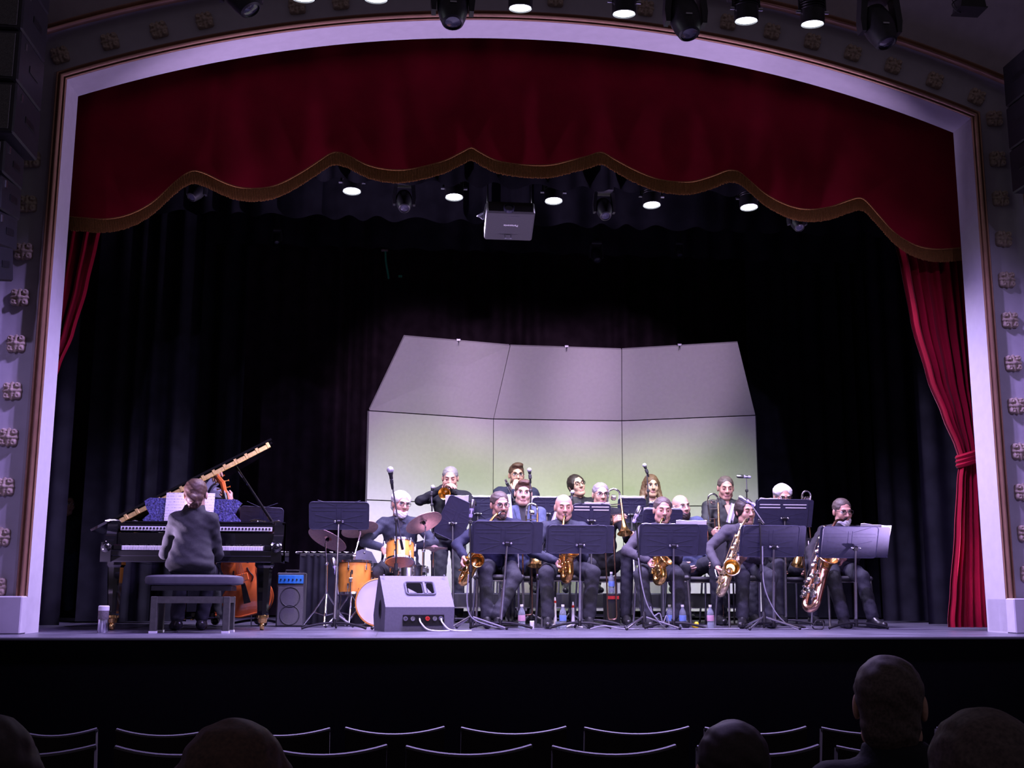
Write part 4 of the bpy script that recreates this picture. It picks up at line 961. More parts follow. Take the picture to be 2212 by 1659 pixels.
# --- drummer, bassist, pianist, person in the wings
people['drums'] = person('white haired person with white beard and glasses in dark striped shirt playing the drums', (868, 1062), 2.0, yaw=24, pitch=8, roll=4, R=(826, 1183, 1.72), L=(893, 1180, 1.72), KR=(815, 1240, 1.72), KL=(905, 1240, 1.72), skin='skin_pink', hair=('white', 'hair_white'), beard=('full', 'hair_white'), glasses=True, jacket='shirt_dark', vee=.05, collar='shirt_dark', seat=.50, elbowR=(-1, .2, -.3), elbowL=(1, .2, -.3), Rh=((.4, -.6, -.5), (.6, .1, -.8)), Lh=((-.4, -.6, -.4), (-.6, .1, -.8)), curlR=60, curlL=60)
thr = empty('drum_throne', (people['drums']['_P'][0], people['drums']['_P'][1], 0), 'round black drum throne under the drummer', 'stool')
MB().lathe([(.03, .44), (.16, .44), (.175, .46), (.175, .49), (.15, .505), (.001, .505)], None, 24).build('seat', 'chair_seat', thr); MB().tube([(0, 0, .45), (0, 0, .12)], .018, 10).build('post', 'chrome', thr)
for k in range(3): MB().tube([(0, 0, .28), (.24*math.cos(k*2.1), .24*math.sin(k*2.1), .015)], .010, 6).build('leg', 'chrome', thr)
people['bass'] = person('person in grey felt hat playing the double bass behind the grand piano', (462, 1060), 1.90, pel=(-.06, .02), seat=.62, yaw=14, pitch=14, roll=8, tyaw=10, L=(500, 1084, 1.60), R=(528, 1185, 1.55), skin='skin_pink', hair=('short', 'hair_brown'), hat=True, jacket='suit_black', Lh=((-.55, -.1, .6), (-.3, .6, .2)), elbowL=(1, .2, -.6), KR=(460, 1245, 1.75), KL=(585, 1245, 1.9), FR=(465, 1340, 1.8), FL=(560, 1340, 1.85))
people['piano'] = person('pianist seen from behind in dark blazer with hair pinned in a bun', (425, 1037), .06, pel=(.0, -.09), yaw=184, pitch=8, tyaw=180, R=(456, 1196, .34), L=(388, 1196, .34), KR=(458, 1235, .4), KL=(392, 1235, .4), FR=(435, 1345, .45), FL=(382, 1352, .35), skin='skin_pale', hair=('bun', 'hair_brown'), jacket='suit_olive', vee=0, seat=.42, flare=1, Rh=((0, .9, -.25), (0, 0, -1)), Lh=((0, .9, -.25), (0, 0, -1)), elbowR=(.45, -.7, -.7), elbowL=(-.45, -.7, -.7), fat=1.06, body=.86, shw=.165)
people['wings'] = person('dim figure in dark top and jeans standing in the wings behind the left arch', (146, 1068), 5.0, pel=(0, .0), stand=True, yaw=50, pitch=4, tyaw=30, skin='skin_pale', hair=('short', 'hair_dark'), jacket='shirt_black', vee=0, trousers='denim')
# ------------------------------------------------------------------ wind instruments
def mouth_of(k):
    r = people[k]; return V(r['_C'])
def sax(label, bow, top, bell, bdir, kind, mt, mt2, mouth, rb):
    """bow: lowest point; top: top of the body tube; bell: centre of the bell's mouth; bdir: where the bell looks"""
    s = {'alto': 1.0, 'tenor': 1.2, 'bari': 1.35}[kind]
    bow, top, bell = V(bow), V(top), V(bell); bd = V(bdir).normalized()
    z = (top-bow); L = z.length; z = z.normalized(); x = bell-bow; x = (x-z*x.dot(z)).normalized(); y = z.cross(x)
    q_ = {'alto': 1.0, 'tenor': 1.08, 'bari': 1.0}[kind]; o = empty('saxophone', bow, label, 'saxophone', 'saxophones of the front row')
    B = bell-bow; sep = min(.095*s if kind == 'bari' else .11*s, (B-z*B.dot(z)).length*.75+.02); r0 = sep/2; b0 = r0+.03*s
    T = lambda a, b, c: x*a+y*b+z*c
    pts, rs = [], []
    for i in range(8):
        t = i/7; pts.append(T(0, 0, L-(L-b0)*t)); rs.append((.013+.017*t)*q_)
    for i in range(1, 9):
        a = PI*i/8; pts.append(T(r0-r0*math.cos(a), 0, b0-r0*math.sin(a))); rs.append((.030+.006*i/8)*q_)
    e = pts[-1]; up = bez([e-z*.05, e, e*.5+(B-bd*rb*1.5)*.5+z*.02*s, B-bd*rb*1.5, B-bd*rb*.9], 6)[6:]
    up = [p for p in up][1:]; n = len(up)
    pts += up; rs += [(.036+.006*i/n)*q_ for i in range(n)]
    MB().tube(pts, rs, 14, cap=False).build('body_tube', mt, o)
    r1 = rs[-1]; m = frame(bd, None, B)
    MB().lathe([(r1, -rb*.9), (r1*1.08, -rb*.6), (rb*.86, -rb*.25), (rb*1.0, -.006), (rb*.97, 0), (rb*.82, -rb*.22), (r1*.98, -rb*.6), (r1*.8, -rb*1.0), (.002, -rb*1.5)], m, 32).build('bell', mt2, o)
    MB().lathe([(rb*.95, -.006), (rb*1.07, -.005), (rb*1.10, .002), (rb*1.05, .006), (rb*.95, .002)], m, 32, close=True).build('bell_rim', mt, o)
    tp = T(0, 0, L); mq = V(mouth)-bow
    if kind == 'bari': nk = bez([tp, tp+z*.05, tp+z*.06+y*.05, tp+y*.07, (tp+z*.08+mq)/2, mq+(tp-mq).normalized()*.06], 6)
    else: nk = bez([tp, tp+z*.035*s, (tp+z*.09*s)*.55+mq*.45, mq+(tp-mq).normalized()*.055], 6)
    MB().tube(nk, [(.013-.005*i/(len(nk)-1))*s for i in range(len(nk))], 10).build('neck', mt, o)
    MB().tube([nk[-1]-(mq-nk[-1])*.2, nk[-1]+(mq-nk[-1])*.6, mq], [.012, .011, .006], 10).build('mouthpiece', 'ebony', o)
    nk_ = {'alto': 10, 'tenor': 12, 'bari': 13}[kind]; km = 'silver_plate' if kind == 'bari' else mt
    fc = V((0, -1, 0)); fc = (fc-z*fc.dot(z)).normalized(); sd = z.cross(fc)
    for i in range(nk_):
        t = (i+.8)/(nk_+1); zz = L*.96-(L*.96-b0)*t; rr = (.013+.017*t)*s
        a = rad((-55, 20, -20)[i % 3]); dv = (fc*math.cos(a)+sd*math.sin(a)); kr = (.011+.010*t)*s
        MB().lathe([(.001, .012*s), (kr*.5, .012*s), (kr, .008*s), (kr, .001), (.004, .0)], frame(dv, z, z*zz+dv*(rr+.004)), 12).build('key_cup', km, o)
    for q, a in ((0, -70), (1, 75), (2, 30)):
        dv = fc*math.cos(rad(a))+sd*math.sin(rad(a))
        MB().tube([z*(L*.94)+dv*.030*s, z*(b0+.02)+dv*.045*s], .0032*s, 6).build('key_rod', km, o)
    for i in range(2):
        q = pts[17+i*4]; dv = (fc*.5-sd).normalized()
        MB().lathe([(.001, .014*s), (.02*s, .013*s), (.026*s, .008*s), (.026*s, .0)], frame(dv, z, q+dv*.042*s), 14).build('bell_key', km, o)
    for i in range(4):
        zz = b0+.02*s+.035*s*i; dv = (fc*.5-sd).normalized()
        MB().box(z*zz+dv*.045*s, (.024*s, .012*s, .018*s), frame(dv, z).to_3x3(), bev=.003).build('finger_key', km, o)
    return o
def mth(k, R=None):
    C = V(people[k]['_C']); return C+V((0, -.108, -.066))
def topof(k, dx=0, dy=-.13, dz=-.10): return mth(k)+V((dx, dy, dz))
sax('gold tenor saxophone held low beside the wedge monitor', at(990, 1266, .92), at(1052, 1140, 1.0), at(1031, 1210, .80), (.12, -1, .12), 'tenor', 'brass', 'brass_dark', mth('tenor1'), .058)
sax('coppery gold alto saxophone of the bald player', at(1217, 1262, .92), at(1217, 1143, .98), at(1235, 1193, .82), (.2, -.5, .8), 'alto', 'brass_dark', 'brass_dark', mth('alto1'), .060)
sax('gold alto saxophone behind the third front music stand', at(1415, 1266, .92), at(1424, 1145, .98), at(1439, 1209, .82), (.5, -.5, .7), 'alto', 'brass', 'brass_dark', mth('alto2'), .058)
sax('pale brass tenor saxophone with a wide round bell', at(1550, 1292, .92), at(1598, 1148, 1.0), at(1581, 1225, .78), (-.1, -1, .12), 'tenor', 'brass_pale', 'brass', mth('tenor2'), .070)
sax('long copper baritone saxophone slanting to the floor at the right end', at(1734, 1324, .88), at(1778, 1150, 1.0), at(1791, 1206, .84), (.12, -.55, .8), 'bari', 'copper_brass', 'brass_dark', mth('bari'), .082)
def trombone(label, top, bell, slide, Y, sep=.11, rb=.085):
    A = at(*top, Y); B = at(*bell, Y-.14); S = at(*slide, Y-.02)
    o = empty('trombone', A, label, 'trombone', 'trombones held upright')
    s = V((1, 0, 0))*sep/2; T = lambda p: p-A
    ax = (B-(A+s)).normalized()
    bow = [A-s+V((0, 0, -.06)), A-s*.95, A-s*.7+V((0, 0, .035)), A+V((0, 0, .052)), A+s*.7+V((0, 0, .035)), A+s*.95, A+s+ax*.06]
    MB().tube([T(p) for p in bez(bow, 5)], .0095, 10).build('tuning_slide', 'silver_plate', o)
    Lb = (B-(A+s)).length
    prof = [(.0095, .04), (.012, Lb*.45), (.018, Lb*.68), (.030, Lb*.84), (.050, Lb*.94), (rb, Lb), (rb*1.03, Lb+.002), (rb*.97, Lb-.002), (.045, Lb*.92), (.022, Lb*.80)]
    MB().lathe(prof, frame(ax, (0, 0, 1), T(A+s)), 24).build('bell', 'brass', o)
    d = (S-(A-s)).normalized()
    MB().tube([T(A-s+V((0, 0, -.05))), T(A-s+d*.22)], .009, 8).build('neckpipe', 'silver_plate', o)
    sd = d.cross(V((0, 1, 0))).normalized()*.042
    for q in (-1, 1): MB().tube([T(A-s+d*.20+sd*q+V((0, -.02, 0))), T(S+sd*q+V((0, -.02, 0)))], .0072, 8).build('slide_tube', 'copper_brass', o)
    MB().tube([T(p) for p in bez([S-sd+V((0, -.02, 0)), S-sd*.7+d*.03+V((0, -.02, 0)), S+sd*.7+d*.03+V((0, -.02, 0)), S+sd+V((0, -.02, 0))], 4)], .0075, 8).build('slide_bow', 'copper_brass', o)
    for k, t in enumerate((.10, .20)):
        MB().tube([T(A-s+d*t), T(A+s+ax*t)], .005, 6).build('brace', 'silver_plate', o)
    for t in (.24, .30): MB().tube([T(A-s+d*t-sd+V((0, -.02, 0))), T(A-s+d*t+sd+V((0, -.02, 0)))], .005, 6).build('slide_brace', 'silver_plate', o)
    MB().lathe([(.016, -.01), (.028, .0), (.028, .03), (.016, .04)], frame((1, 0, 0), None, T(A-s*.3+V((0, 0, -.03)))), 14).build('counterweight', 'silver_plate', o)
trombone('trombone standing upright before the young player in blue', (1149, 1100), (1158, 1222), (1140, 1320), 1.72, rb=.075)
trombone('trombone with its bell pointing down towards the hall beside the glasses wearer', (1326, 1068), (1350, 1152), (1322, 1330), 1.75, .125, .072)
trombone('trombone held upright left of the player in the black shirt', (1540, 1078), (1556, 1205), (1552, 1325), 2.1, .105, .07)
trombone('trombone half hidden behind the tall stand at the right', (1742, 1072), (1722, 1222), (1752, 1300), 1.8, .09, .06)
# trumpet of the standing player
Cm = mth('tpt1'); Bc = at(960, 1066, 2.30); d = (Bc-Cm).normalized(); L = (Bc-Cm).length
tr = empty('trumpet', Cm, 'brass trumpet with its bell facing the hall', 'trumpet')
up_ = V((0, 0, 1)); up_ = (up_-d*up_.dot(d)).normalized()
MB().lathe([(.006, L*.25), (.008, L*.5), (.012, L*.7), (.02, L*.84), (.036, L*.93), (.06, L), (.062, L+.003), (.058, L-.002), (.03, L*.9), (.012, L*.8)], frame(d, None), 24).build('bell', 'brass', tr)
MB().tube([(0, 0, 0), d*.05, d*L*.75, d*L*.8-up_*.05, d*L*.72-up_*.07, d*L*.3-up_*.07, d*L*.25-up_*.03, d*L*.3], .006, 8).build('leadpipe', 'brass', tr)
for k in range(3): MB().tube([d*(L*.45+.026*k)-up_*.085, d*(L*.45+.026*k)+up_*.03, d*(L*.45+.026*k)+up_*.05], [.0095, .0095, .005], 10).build('valve', 'silver_plate', tr)
MB().lathe([(.012, -.004), (.010, .012), (.005, .03)], frame(d), 12).build('mouthpiece', 'silver_plate', tr)

# ------------------------------------------------------------------ music stands
def rrect(w, h, r, n=4):
    P = []
    for cx, cz, a0 in ((w/2-r, h/2-r, 0), (-w/2+r, h/2-r, 90), (-w/2+r, -h/2+r, 180), (w/2-r, -h/2+r, 270)):
        P += [(cx+r*math.cos(rad(a0+90*i/n)), cz+r*math.sin(rad(a0+90*i/n))) for i in range(n+1)]
    return P
def music_stand(label, box, Y, base=None, ext=1, tilt=22, rz=0, roll=0, floor=0, slots=False, h=None):
    x0, x1, y0, y1 = box; c = at((x0+x1)/2, (y0+y1)/2, Y); w = (x1-x0)/pxm(c)
    h = h or (y1-y0)/pxm(c)/math.cos(rad(tilt))
    bs = at(base[0], base[1], base[2]) if base else V((c.x, Y+.06, floor)); bs.z = floor
    o = empty('music_stand', bs, label, 'music stand', 'black music stands')
    m = Matrix.Translation(c-bs) @ Matrix.Rotation(rad(rz), 4, 'Z') @ Matrix.Rotation(rad(roll), 4, 'Y') @ Matrix.Rotation(rad(tilt), 4, 'X')
    wm = min(w, .50) if ext else w; off = (-(w-wm)/2+.02) if ext else 0
    MB().prism(rrect(wm, h, .03), -.003, .003, m @ Matrix.Translation((off, 0, 0))).build('desk', 'stand_black', o)
    if ext: MB().prism(rrect(w, h*.97, .02), .006, .011, m).build('extension_shelf', 'stand_black', o)
    mb = MB(); mb.box((0, .03, -h/2+.005), (wm if not ext else w, .055, .006)); mb.box((0, .057, -h/2+.012), (wm if not ext else w, .004, .018)); mb.v = [m @ v for v in mb.v]; mb.build('ledge', 'stand_black', o)
    rim = MB().tube([m @ V((x+off, -.002, z)) for x, z in rrect(wm, h, .03)], .0045, 5, closed=True); rim.build('rim', 'stand_black', o)
    mb = MB(); Q = lambda x, z: m @ V((x+off, -.0026, z))
    for a, b in (((-.018, .1), (-.018, -.05)), ((.018, .1), (.018, -.05)), ((-wm*.46, .075), (wm*.46, .075)), ((-wm*.46, .045), (-.03, .045)), ((.03, .045), (wm*.46, .045)), ((-.03, .09), (-wm*.36, .135)), ((.03, .09), (wm*.36, .135)), ((-.03, -.03), (-wm*.4, .01)), ((.03, -.03), (wm*.4, .01)), ((-.03, -.06), (-wm*.4, -.12)), ((.03, -.06), (wm*.4, -.12)), ((-.03, -.05), (-wm*.4, -.05)), ((.03, -.05), (wm*.4, -.05))):
        mb.tube([Q(*a), Q(*b)], .0026, 5)
    rg = mb.build('pressed_ridges', 'stand_black', o); rg['kind'] = 'stuff'
    if slots:
        for z_, xa, xb in ((.088, -.46, -.06), (.088, .0, .46), (.058, -.46, -.05), (.058, .05, .46)):
            MB().box(m @ V((off+wm*(xa+xb)/2, -.0045, z_)), (wm*(xb-xa), .004, .009), m.to_3x3()).build('slot', 'paper', o)
    hub = m @ V((0, -.03, -.045))
    MB().box(hub, (.045, .035, .04), m.to_3x3(), bev=.008).build('tilt_clamp', 'black_metal', o)
    for q in (-1, 1): MB().ball(hub+V((q*.032, -.01, .004)), (.014, .012, .011), seg=10, rings=6).build('clamp_knob', 'chrome', o)
    MB().tube([hub, V((hub.x*.55, hub.y*.55, (hub.z)*.55))], .0085, 10).build('upper_tube', 'steel', o)
    MB().tube([V((hub.x*.6, hub.y*.6, hub.z*.58)), V((0, 0, .035))], .0125, 10).build('lower_tube', 'steel', o)
    MB().lathe([(.018, 0), (.018, .06), (.013, .065)], Matrix.Translation((0, 0, .025)), 12).build('collar', 'black_metal', o)
    for a in (-90-78, -90+78, 90):
        d = V((math.cos(rad(a)), math.sin(rad(a)), 0))
        MB().tube(bez([V((0, 0, .055)), d*.10+V((0, 0, .05)), d*.22+V((0, 0, .028)), d*.27+V((0, 0, .012))], 5), .011, 8).build('foot', 'black_metal', o)
    return o, m, c
def sheet(label, xa, xb, ytop, ybot, Y, tilt=20, mt='paper', th=.006, lean=0, post=False):
    a, b = at(xa, (ytop+ybot)/2, Y), at(xb, (ytop+ybot)/2, Y); h = (ybot-ytop)/pxm(a); c = (a+b)/2
    o = empty('sheet_music', c, label, 'sheet music', 'sheet music on the stands')
    mb = MB(); n = 8; w = b.x-a.x
    m = Matrix.Rotation(rad(lean), 3, 'Y') @ Matrix.Rotation(rad(tilt), 3, 'X')
    P = [[m @ V((-w/2+w*i/n, .006*math.sin(i*1.1), -h/2+h*j/3+(.003*math.sin(i*1.7) if j == 3 else 0))) for i in range(n+1)] for j in range(4)]
    B = [[p+m @ V((0, th, 0)) for p in r] for r in P]
    mb.grid(P); mb.grid([list(reversed(r)) for r in B]); mb.grid([P[3], B[3]]); mb.grid([B[0], P[0]])
    mb.build('pages', mt, o, smooth=30)
    if post:
        MB().tube([(0, .02, -h/2+.03), (0, .03, .012-c.z)], .009, 8).build('post', 'black_metal', o); MB().lathe([(.10, 0), (.10, .01), (.02, .02)], Matrix.Translation((0, .03, -c.z)), 16).build('foot', 'black_metal', o)
    return o
FY = .62
st = [('wide black music stand before the tenor saxophonist nearest the drums', (1018, 1173, 1127, 1195), (1081, 1357, .68)), ('wide black music stand before the bald alto saxophonist', (1179, 1327, 1138, 1192), (1252, 1356, .70)), ('wide black music stand before the second alto saxophonist', (1379, 1529, 1133, 1200), (1455, 1356, .70)), ('wide black music stand before the tenor saxophonist with the large bell', (1597, 1742, 1134, 1204), (1671, 1357, .68)), ('wide black music stand before the baritone saxophonist', (1768, 1924, 1139, 1204), (1850, 1360, .62))]
for l, bx, bs in st: music_stand(l, bx, FY, bs, h=.285 if 'bald' not in l else .25)
sheet('white sheets lying along the top of the third front music stand', 1460, 1526, 1124, 1150, FY+.03, 22)
sheet('white sheets curling over the top of the rightmost front music stand', 1858, 1924, 1133, 1160, FY+.03, 22, lean=4)
sheet('thin white sheet edge along the top of the second front music stand', 1186, 1325, 1136, 1160, FY+.03, 22)
sheet('thin sheets along the top of the third front stand, left half', 1386, 1458, 1131, 1150, FY+.03, 22)
music_stand('black music stand standing alone left of the drum kit', (669, 796, 1087, 1141), .62, (722, 1360, .60), ext=0, h=.24)
sheet('white sheet edge on the stand left of the drum kit', 676, 790, 1086, 1110, .66, 22)
music_stand('black music stand turned sideways before the standing trumpeter', (952, 1013, 1074, 1168), 2.15, None, ext=0, rz=0, roll=24, h=.42)
music_stand('black music stand of the trumpet row between the standing trumpeter and the first saxophonist', (1000, 1064, 1075, 1125), 2.7, None, ext=0, floor=RZ if False else 0)
music_stand('black music stand of the trumpet row before the bearded trumpeter', (1150, 1212, 1076, 1124), 2.5, None, ext=0)
music_stand('black music stand of the trumpet row right of the shining trombone', (1334, 1394, 1077, 1127), 2.5, None, ext=0)
music_stand('black music stand of the trumpet row before the trumpeter with long hair', (1396, 1460, 1088, 1132), 2.5, None, ext=0)
music_stand('black slotted music stand before the grey haired trombonist', (1236, 1318, 1090, 1138), 1.62, None, ext=0, slots=True)
music_stand('black music stand before the bald bearded trombonist', (1388, 1474, 1101, 1140), 1.62, None, ext=0)
music_stand('tall black slotted music stand hiding the white haired trombonist', (1629, 1758, 1080, 1138), 1.62, None, ext=1, slots=True)
for l, a, b, y, Y in (('white sheets on the stand before the standing trumpeter', 962, 1012, 1070, 2.25), ('long white sheets on the trumpet stand behind the first saxophonist', 1004, 1066, 1070, 2.72), ('white sheets on the stand before the bearded trumpeter', 1148, 1212, 1072, 2.52), ('white sheets on the stand right of the shining trombone', 1336, 1392, 1071, 2.52), ('white sheet on the stand before the trumpeter with long hair', 1400, 1422, 1083, 2.52), ('bright white sheet low before the trumpeter with long hair', 1426, 1462, 1084, 2.50), ('white sheets on the stand before the grey haired trombonist', 1262, 1316, 1085, 1.65), ('white sheets on the stand before the bald bearded trombonist', 1390, 1470, 1097, 1.65), ('white sheets on the tall stand right of the shell', 1640, 1680, 1076, 1.65)):
    sheet(l, a, b, y, y+24, Y, 22)
sheet('white folder leaning upright behind the first saxophonist', 1093, 1106, 1068, 1128, 1.6, 10, lean=-6, post=True)
sheet('white folder leaning upright right of the trombonist in the black shirt', 1574, 1588, 1088, 1130, 1.85, 10, lean=14, post=True)
sheet('white folder edge beside the bald alto saxophonist', 1194, 1206, 1106, 1128, 1.6, 10, lean=20, post=True)
music_stand('black music stand of the bassist behind the right end of the piano', (520, 611, 1096, 1135), 1.5, None, ext=0, roll=3)

# ------------------------------------------------------------------ microphones
def mic_body(o, p, d, kind='ball', s=1.0):
    d = V(d).normalized(); m = frame(d, None, p)
    if kind == 'ball':
        MB().lathe([(.008*s, -.15*s), (.011*s, -.14*s), (.016*s, -.03*s), (.022*s, -.01*s), (.022*s, 0)], m, 14).build('handle', 'black_metal', o)
        MB().ball(V(p)+d*.02*s, (.030*s, .030*s, .030*s), seg=16, rings=10).build('grille', 'seat_pale', o)
    elif kind == 'pencil':
        MB().lathe([(.010, -.14), (.0115, -.13), (.0115, 0), (.009, .005)], m, 12).build('barrel', 'silver_plate', o)
    else:
        MB().lathe([(.009, -.10), (.015, -.095), (.018, -.02)], m, 14).build('handle', 'chrome_clip', o)
        MB().lathe([(.018, -.02), (.021, -.01), (.021, .04), (.015, .055), (.001, .06)], m, 14).build('grille', 'steel', o)
def mic_stand(label, base, path, mic, kind='ball', tail=None, legs=True, micdir=None, leg_len=.30, ms=.75):
    """path: points of the pole from floor up; mic: point of the microphone"""
    b = V(base); o = empty('microphone_stand', b, label, 'microphone', 'microphones on stands'); T = lambda p: V(p)-b
    piv = T(path)
    MB().tube([V((piv.x*.05, piv.y*.05, .02)), piv*.55], .011, 10).build('lower_pole', 'black_metal', o)
    MB().tube([piv*.5, piv], .0075, 10).build('upper_pole', 'black_metal', o)
    MB().tube([piv*.53, piv*.53+piv.normalized()*.06], .016, 10).build('height_clutch', 'black_plastic', o)
    q = T(mic)
    if (q-piv).length > .08:
        MB().tube([T(tail) if tail is not None else piv-(q-piv).normalized()*.12, q], .0065, 8).build('boom', 'steel', o)
        MB().box(piv, (.03, .03, .03), bev=.006).build('pivot', 'black_plastic', o)
    if tail is not None: MB().tube([T(tail), T(tail)+(piv-T(tail)).normalized()*.09], .012, 8).build('counterweight', 'black_metal', o)
    md = V(micdir) if micdir is not None else (q-piv)
    mic_body(o, q+md.normalized()*(.08 if ms > .9 else .05), md, kind, ms)
    MB().box(q, (.03, .03, .045), frame(md).to_3x3(), bev=.006).build('clip', 'black_plastic', o)
    for k in range(3):
        a = rad(90+120*k+20); d = V((math.cos(a), math.sin(a), 0))
        MB().tube([V((0, 0, .11)), d*leg_len+V((0, 0, .012))], .0085, 8).build('leg', 'steel', o)
        MB().ball(d*leg_len+V((0, 0, .014)), .014, seg=8, rings=6).build('rubber_foot', 'black_plastic', o)
    MB().lathe([(.02, .06), (.022, .12), (.014, .15)], None, 12).build('hub', 'black_plastic', o)
def fl_(x, Y): p = at(x, 1350, Y); return V((p.x, Y, 0))
mic_stand('silver ball microphone on a tall boom behind the wedge monitor', fl_(855, .80), at(856, 1122, .80), at(846, 1040, .72), 'ball', at(870, 1187, .88), ms=1.0)
mic_stand('condenser microphone on a straight stand beside the first tenor saxophone', fl_(1017, .60), at(1016, 1128, .60), at(1018, 1106, .60), 'large', micdir=(.12, 0, 1))
mic_stand('slim silver pencil microphone before the bearded trumpeter', fl_(1113, 2.62), at(1111, 1081, 2.62), at(1096, 1046, 2.55), 'pencil', leg_len=.14)
mic_stand('small microphone on a thin pole before the young trombonist', fl_(1147, 1.72), at(1146, 1060, 1.72), at(1145, 1030, 1.70), 'ball', micdir=(-.1, 0, 1), leg_len=.2)
mic_stand('silver ball microphone before the dark haired trumpeter', fl_(1231, 2.42), at(1231, 1090, 2.42), at(1234, 1076, 2.40), 'ball', micdir=(.25, .2, 1), leg_len=.14)
mic_stand('microphone on a tall pole before the trumpeter with long hair', fl_(1402, 2.42), at(1400, 1060, 2.42), at(1397, 1018, 2.40), 'ball', micdir=(-.35, 0, 1), leg_len=.14)
mic_stand('condenser microphone on a tripod stand before the second alto saxophone', fl_(1391, .58), at(1375, 1130, .58), at(1373, 1118, .58), 'large', micdir=(.42, 0, 1))
mic_stand('microphone on a boom crossing in front of the tenor saxophonist with dark hair', fl_(1650, .56), at(1641, 1125, .56), at(1620, 1086, .50), 'large', at(1657, 1141, .60), micdir=(-.5, .2, .3))
mic_stand('flat-lying microphone on a tall pole right of the shell edge', fl_(1614, 2.75), at(1613, 1060, 2.75), at(1612, 1030, 2.75), 'large', micdir=(-1, 0, .05), leg_len=.14)
mic_stand('small microphone on a thin pole left of the standing trumpeter', fl_(934, 2.25), at(933, 1090, 2.25), at(932, 1066, 2.25), 'ball', micdir=(.2, 0, 1), leg_len=.14)
mic_stand('short stand with grey microphone beside the floor tom', fl_(728, 1.20), at(727, 1255, 1.20), at(724, 1230, 1.22), 'large', micdir=(-.25, .1, 1), leg_len=.14)
# ------------------------------------------------------------------ grand piano
KY = .30
xl, xr = at(226, 1200, .4).x, at(611, 1200, .4).x; PW = xr-xl; pc = (xl+xr)/2
gp = empty('grand_piano', (pc, KY, 0), 'black polished grand piano with its lid propped open', 'piano')
zb, zk, zt = .535, .645, .86
def prt(mb, nm, mt, par=gp, sm=35): return mb.build(nm, mt, par, smooth=sm)
h2 = PW/2
# case outline seen from above (y from keyboard into the stage)
out = [(-h2, .14), (-h2, 1.75), (-h2+.08, 1.90), (-h2+.30, 1.95), (-h2+.48, 1.88), (-h2+.60, 1.60), (-h2+.75, 1.25), (-h2+1.0, 1.0), (h2-.04, .80), (h2, .62), (h2, .14)]
def ring(poly, z0, z1, th):
    c = V((sum(p[0] for p in poly)/len(poly), sum(p[1] for p in poly)/len(poly), 0)); mb = MB(); n = len(poly)
    inn = []
    for x, y in poly:
        d = c-V((x, y, 0)); inn.append((x+d.x/d.length*th*1.3, y+d.y/d.length*th*1.3))
    vs = [(x, y, z) for z in (z0, z1) for x, y in poly]+[(x, y, z) for z in (z0, z1) for x, y in inn]
    fs = []
    for i in range(n-1):
        j = i+1
        fs += [(i, j, n+j, n+i), (2*n+j, 2*n+i, 3*n+i, 3*n+j), (n+i, n+j, 3*n+j, 3*n+i), (j, i, 2*n+i, 2*n+j)]
    return mb.add(vs, fs)
prt(ring(out, zb+.02, zt, .03), 'rim', 'piano_black')
bott = MB(); bott.add([(x, y, zb+.02) for x, y in out], [tuple(reversed(range(len(out))))]); prt(bott, 'bottom_board', 'piano_black')
pl = MB(); pl.add([(x*.95, .3+(y-.3)*.96, zt-.10) for x, y in out[1:-1]]+[(h2*.95, .45, zt-.10), (-h2*.95, .45, zt-.10)], [tuple(range(len(out)))]); prt(pl, 'iron_plate', 'gold_plate')
for i in range(5):
    x = -h2+.15+.26*i; prt(MB().box((x+.03, .95, zt-.08), (.035, .9 if i < 3 else .4, .03), Matrix.Rotation(-.1, 3, 'Z'), bev=.006), 'plate_strut', 'gold_plate')
prt(MB().box((0, .07, zb+.035), (PW, .18, .07), bev=.008), 'keybed', 'piano_black')
prt(MB().box((0, -.012, zb+.07), (PW-.02, .03, .05), bev=.008), 'keyslip', 'piano_black')
for s in (-1, 1):
    arm = MB().prism([(-.04, zb), (.26, zb), (.26, zt), (.20, zt+.012), (.14, zt-.02), (.12, zt-.09), (.06, zt-.14), (.02, zt-.16), (-.03, zt-.17), (-.045, zb+.06)], -.04, .04, Matrix.Translation((s*(h2-.04), 0, 0)) @ Matrix(((0, 1, 0, 0), (1, 0, 0, 0), (0, 0, 1, 0), (0, 0, 0, 1))))
    prt(arm, 'arm', 'piano_black')
    prt(MB().ball((s*(h2-.04), -.03, zb+.115), (.042, .045, .042), seg=14, rings=10), 'arm_scroll', 'piano_black')
    prt(MB().box((s*(h2-.115), .07, zk+.005), (.07, .14, .05), bev=.01), 'key_block', 'piano_black')
prt(MB().box((0, .155, zk+.065), (PW-.16, .02, .13), Matrix.Rotation(.05, 3, 'X'), bev=.004), 'fallboard', 'piano_black')
prt(MB().box((0, .20, zt-.035), (PW-.14, .06, .05), bev=.006), 'front_rail', 'piano_black')
kw = (PW-.30); wk = kw/52
kme = MB().box((0, 0, 0), (wk*.94, .145, .040), bev=.002).build('white_key', 'ivory', gp); kme.location = (-kw/2+wk/2, .075, zk)
for i in range(1, 52):
    k = kme.copy(); COL.objects.link(k); k.location = (-kw/2+wk*(i+.5), .075, zk)
pat = [1, 0, 1, 1, 0, 1, 1]; bk0 = None
for i in range(51):
    if pat[i % 7]:
        if bk0 is None: bk0 = MB().prism([(-wk*.28, 0), (wk*.28, 0), (wk*.2, .014), (-wk*.2, .014)], -.045, .045).build('black_key', 'ebony', gp); k = bk0
        else: k = bk0.copy(); COL.objects.link(k)
        k.location = (-kw/2+wk*(i+1), .10, zk+.02)
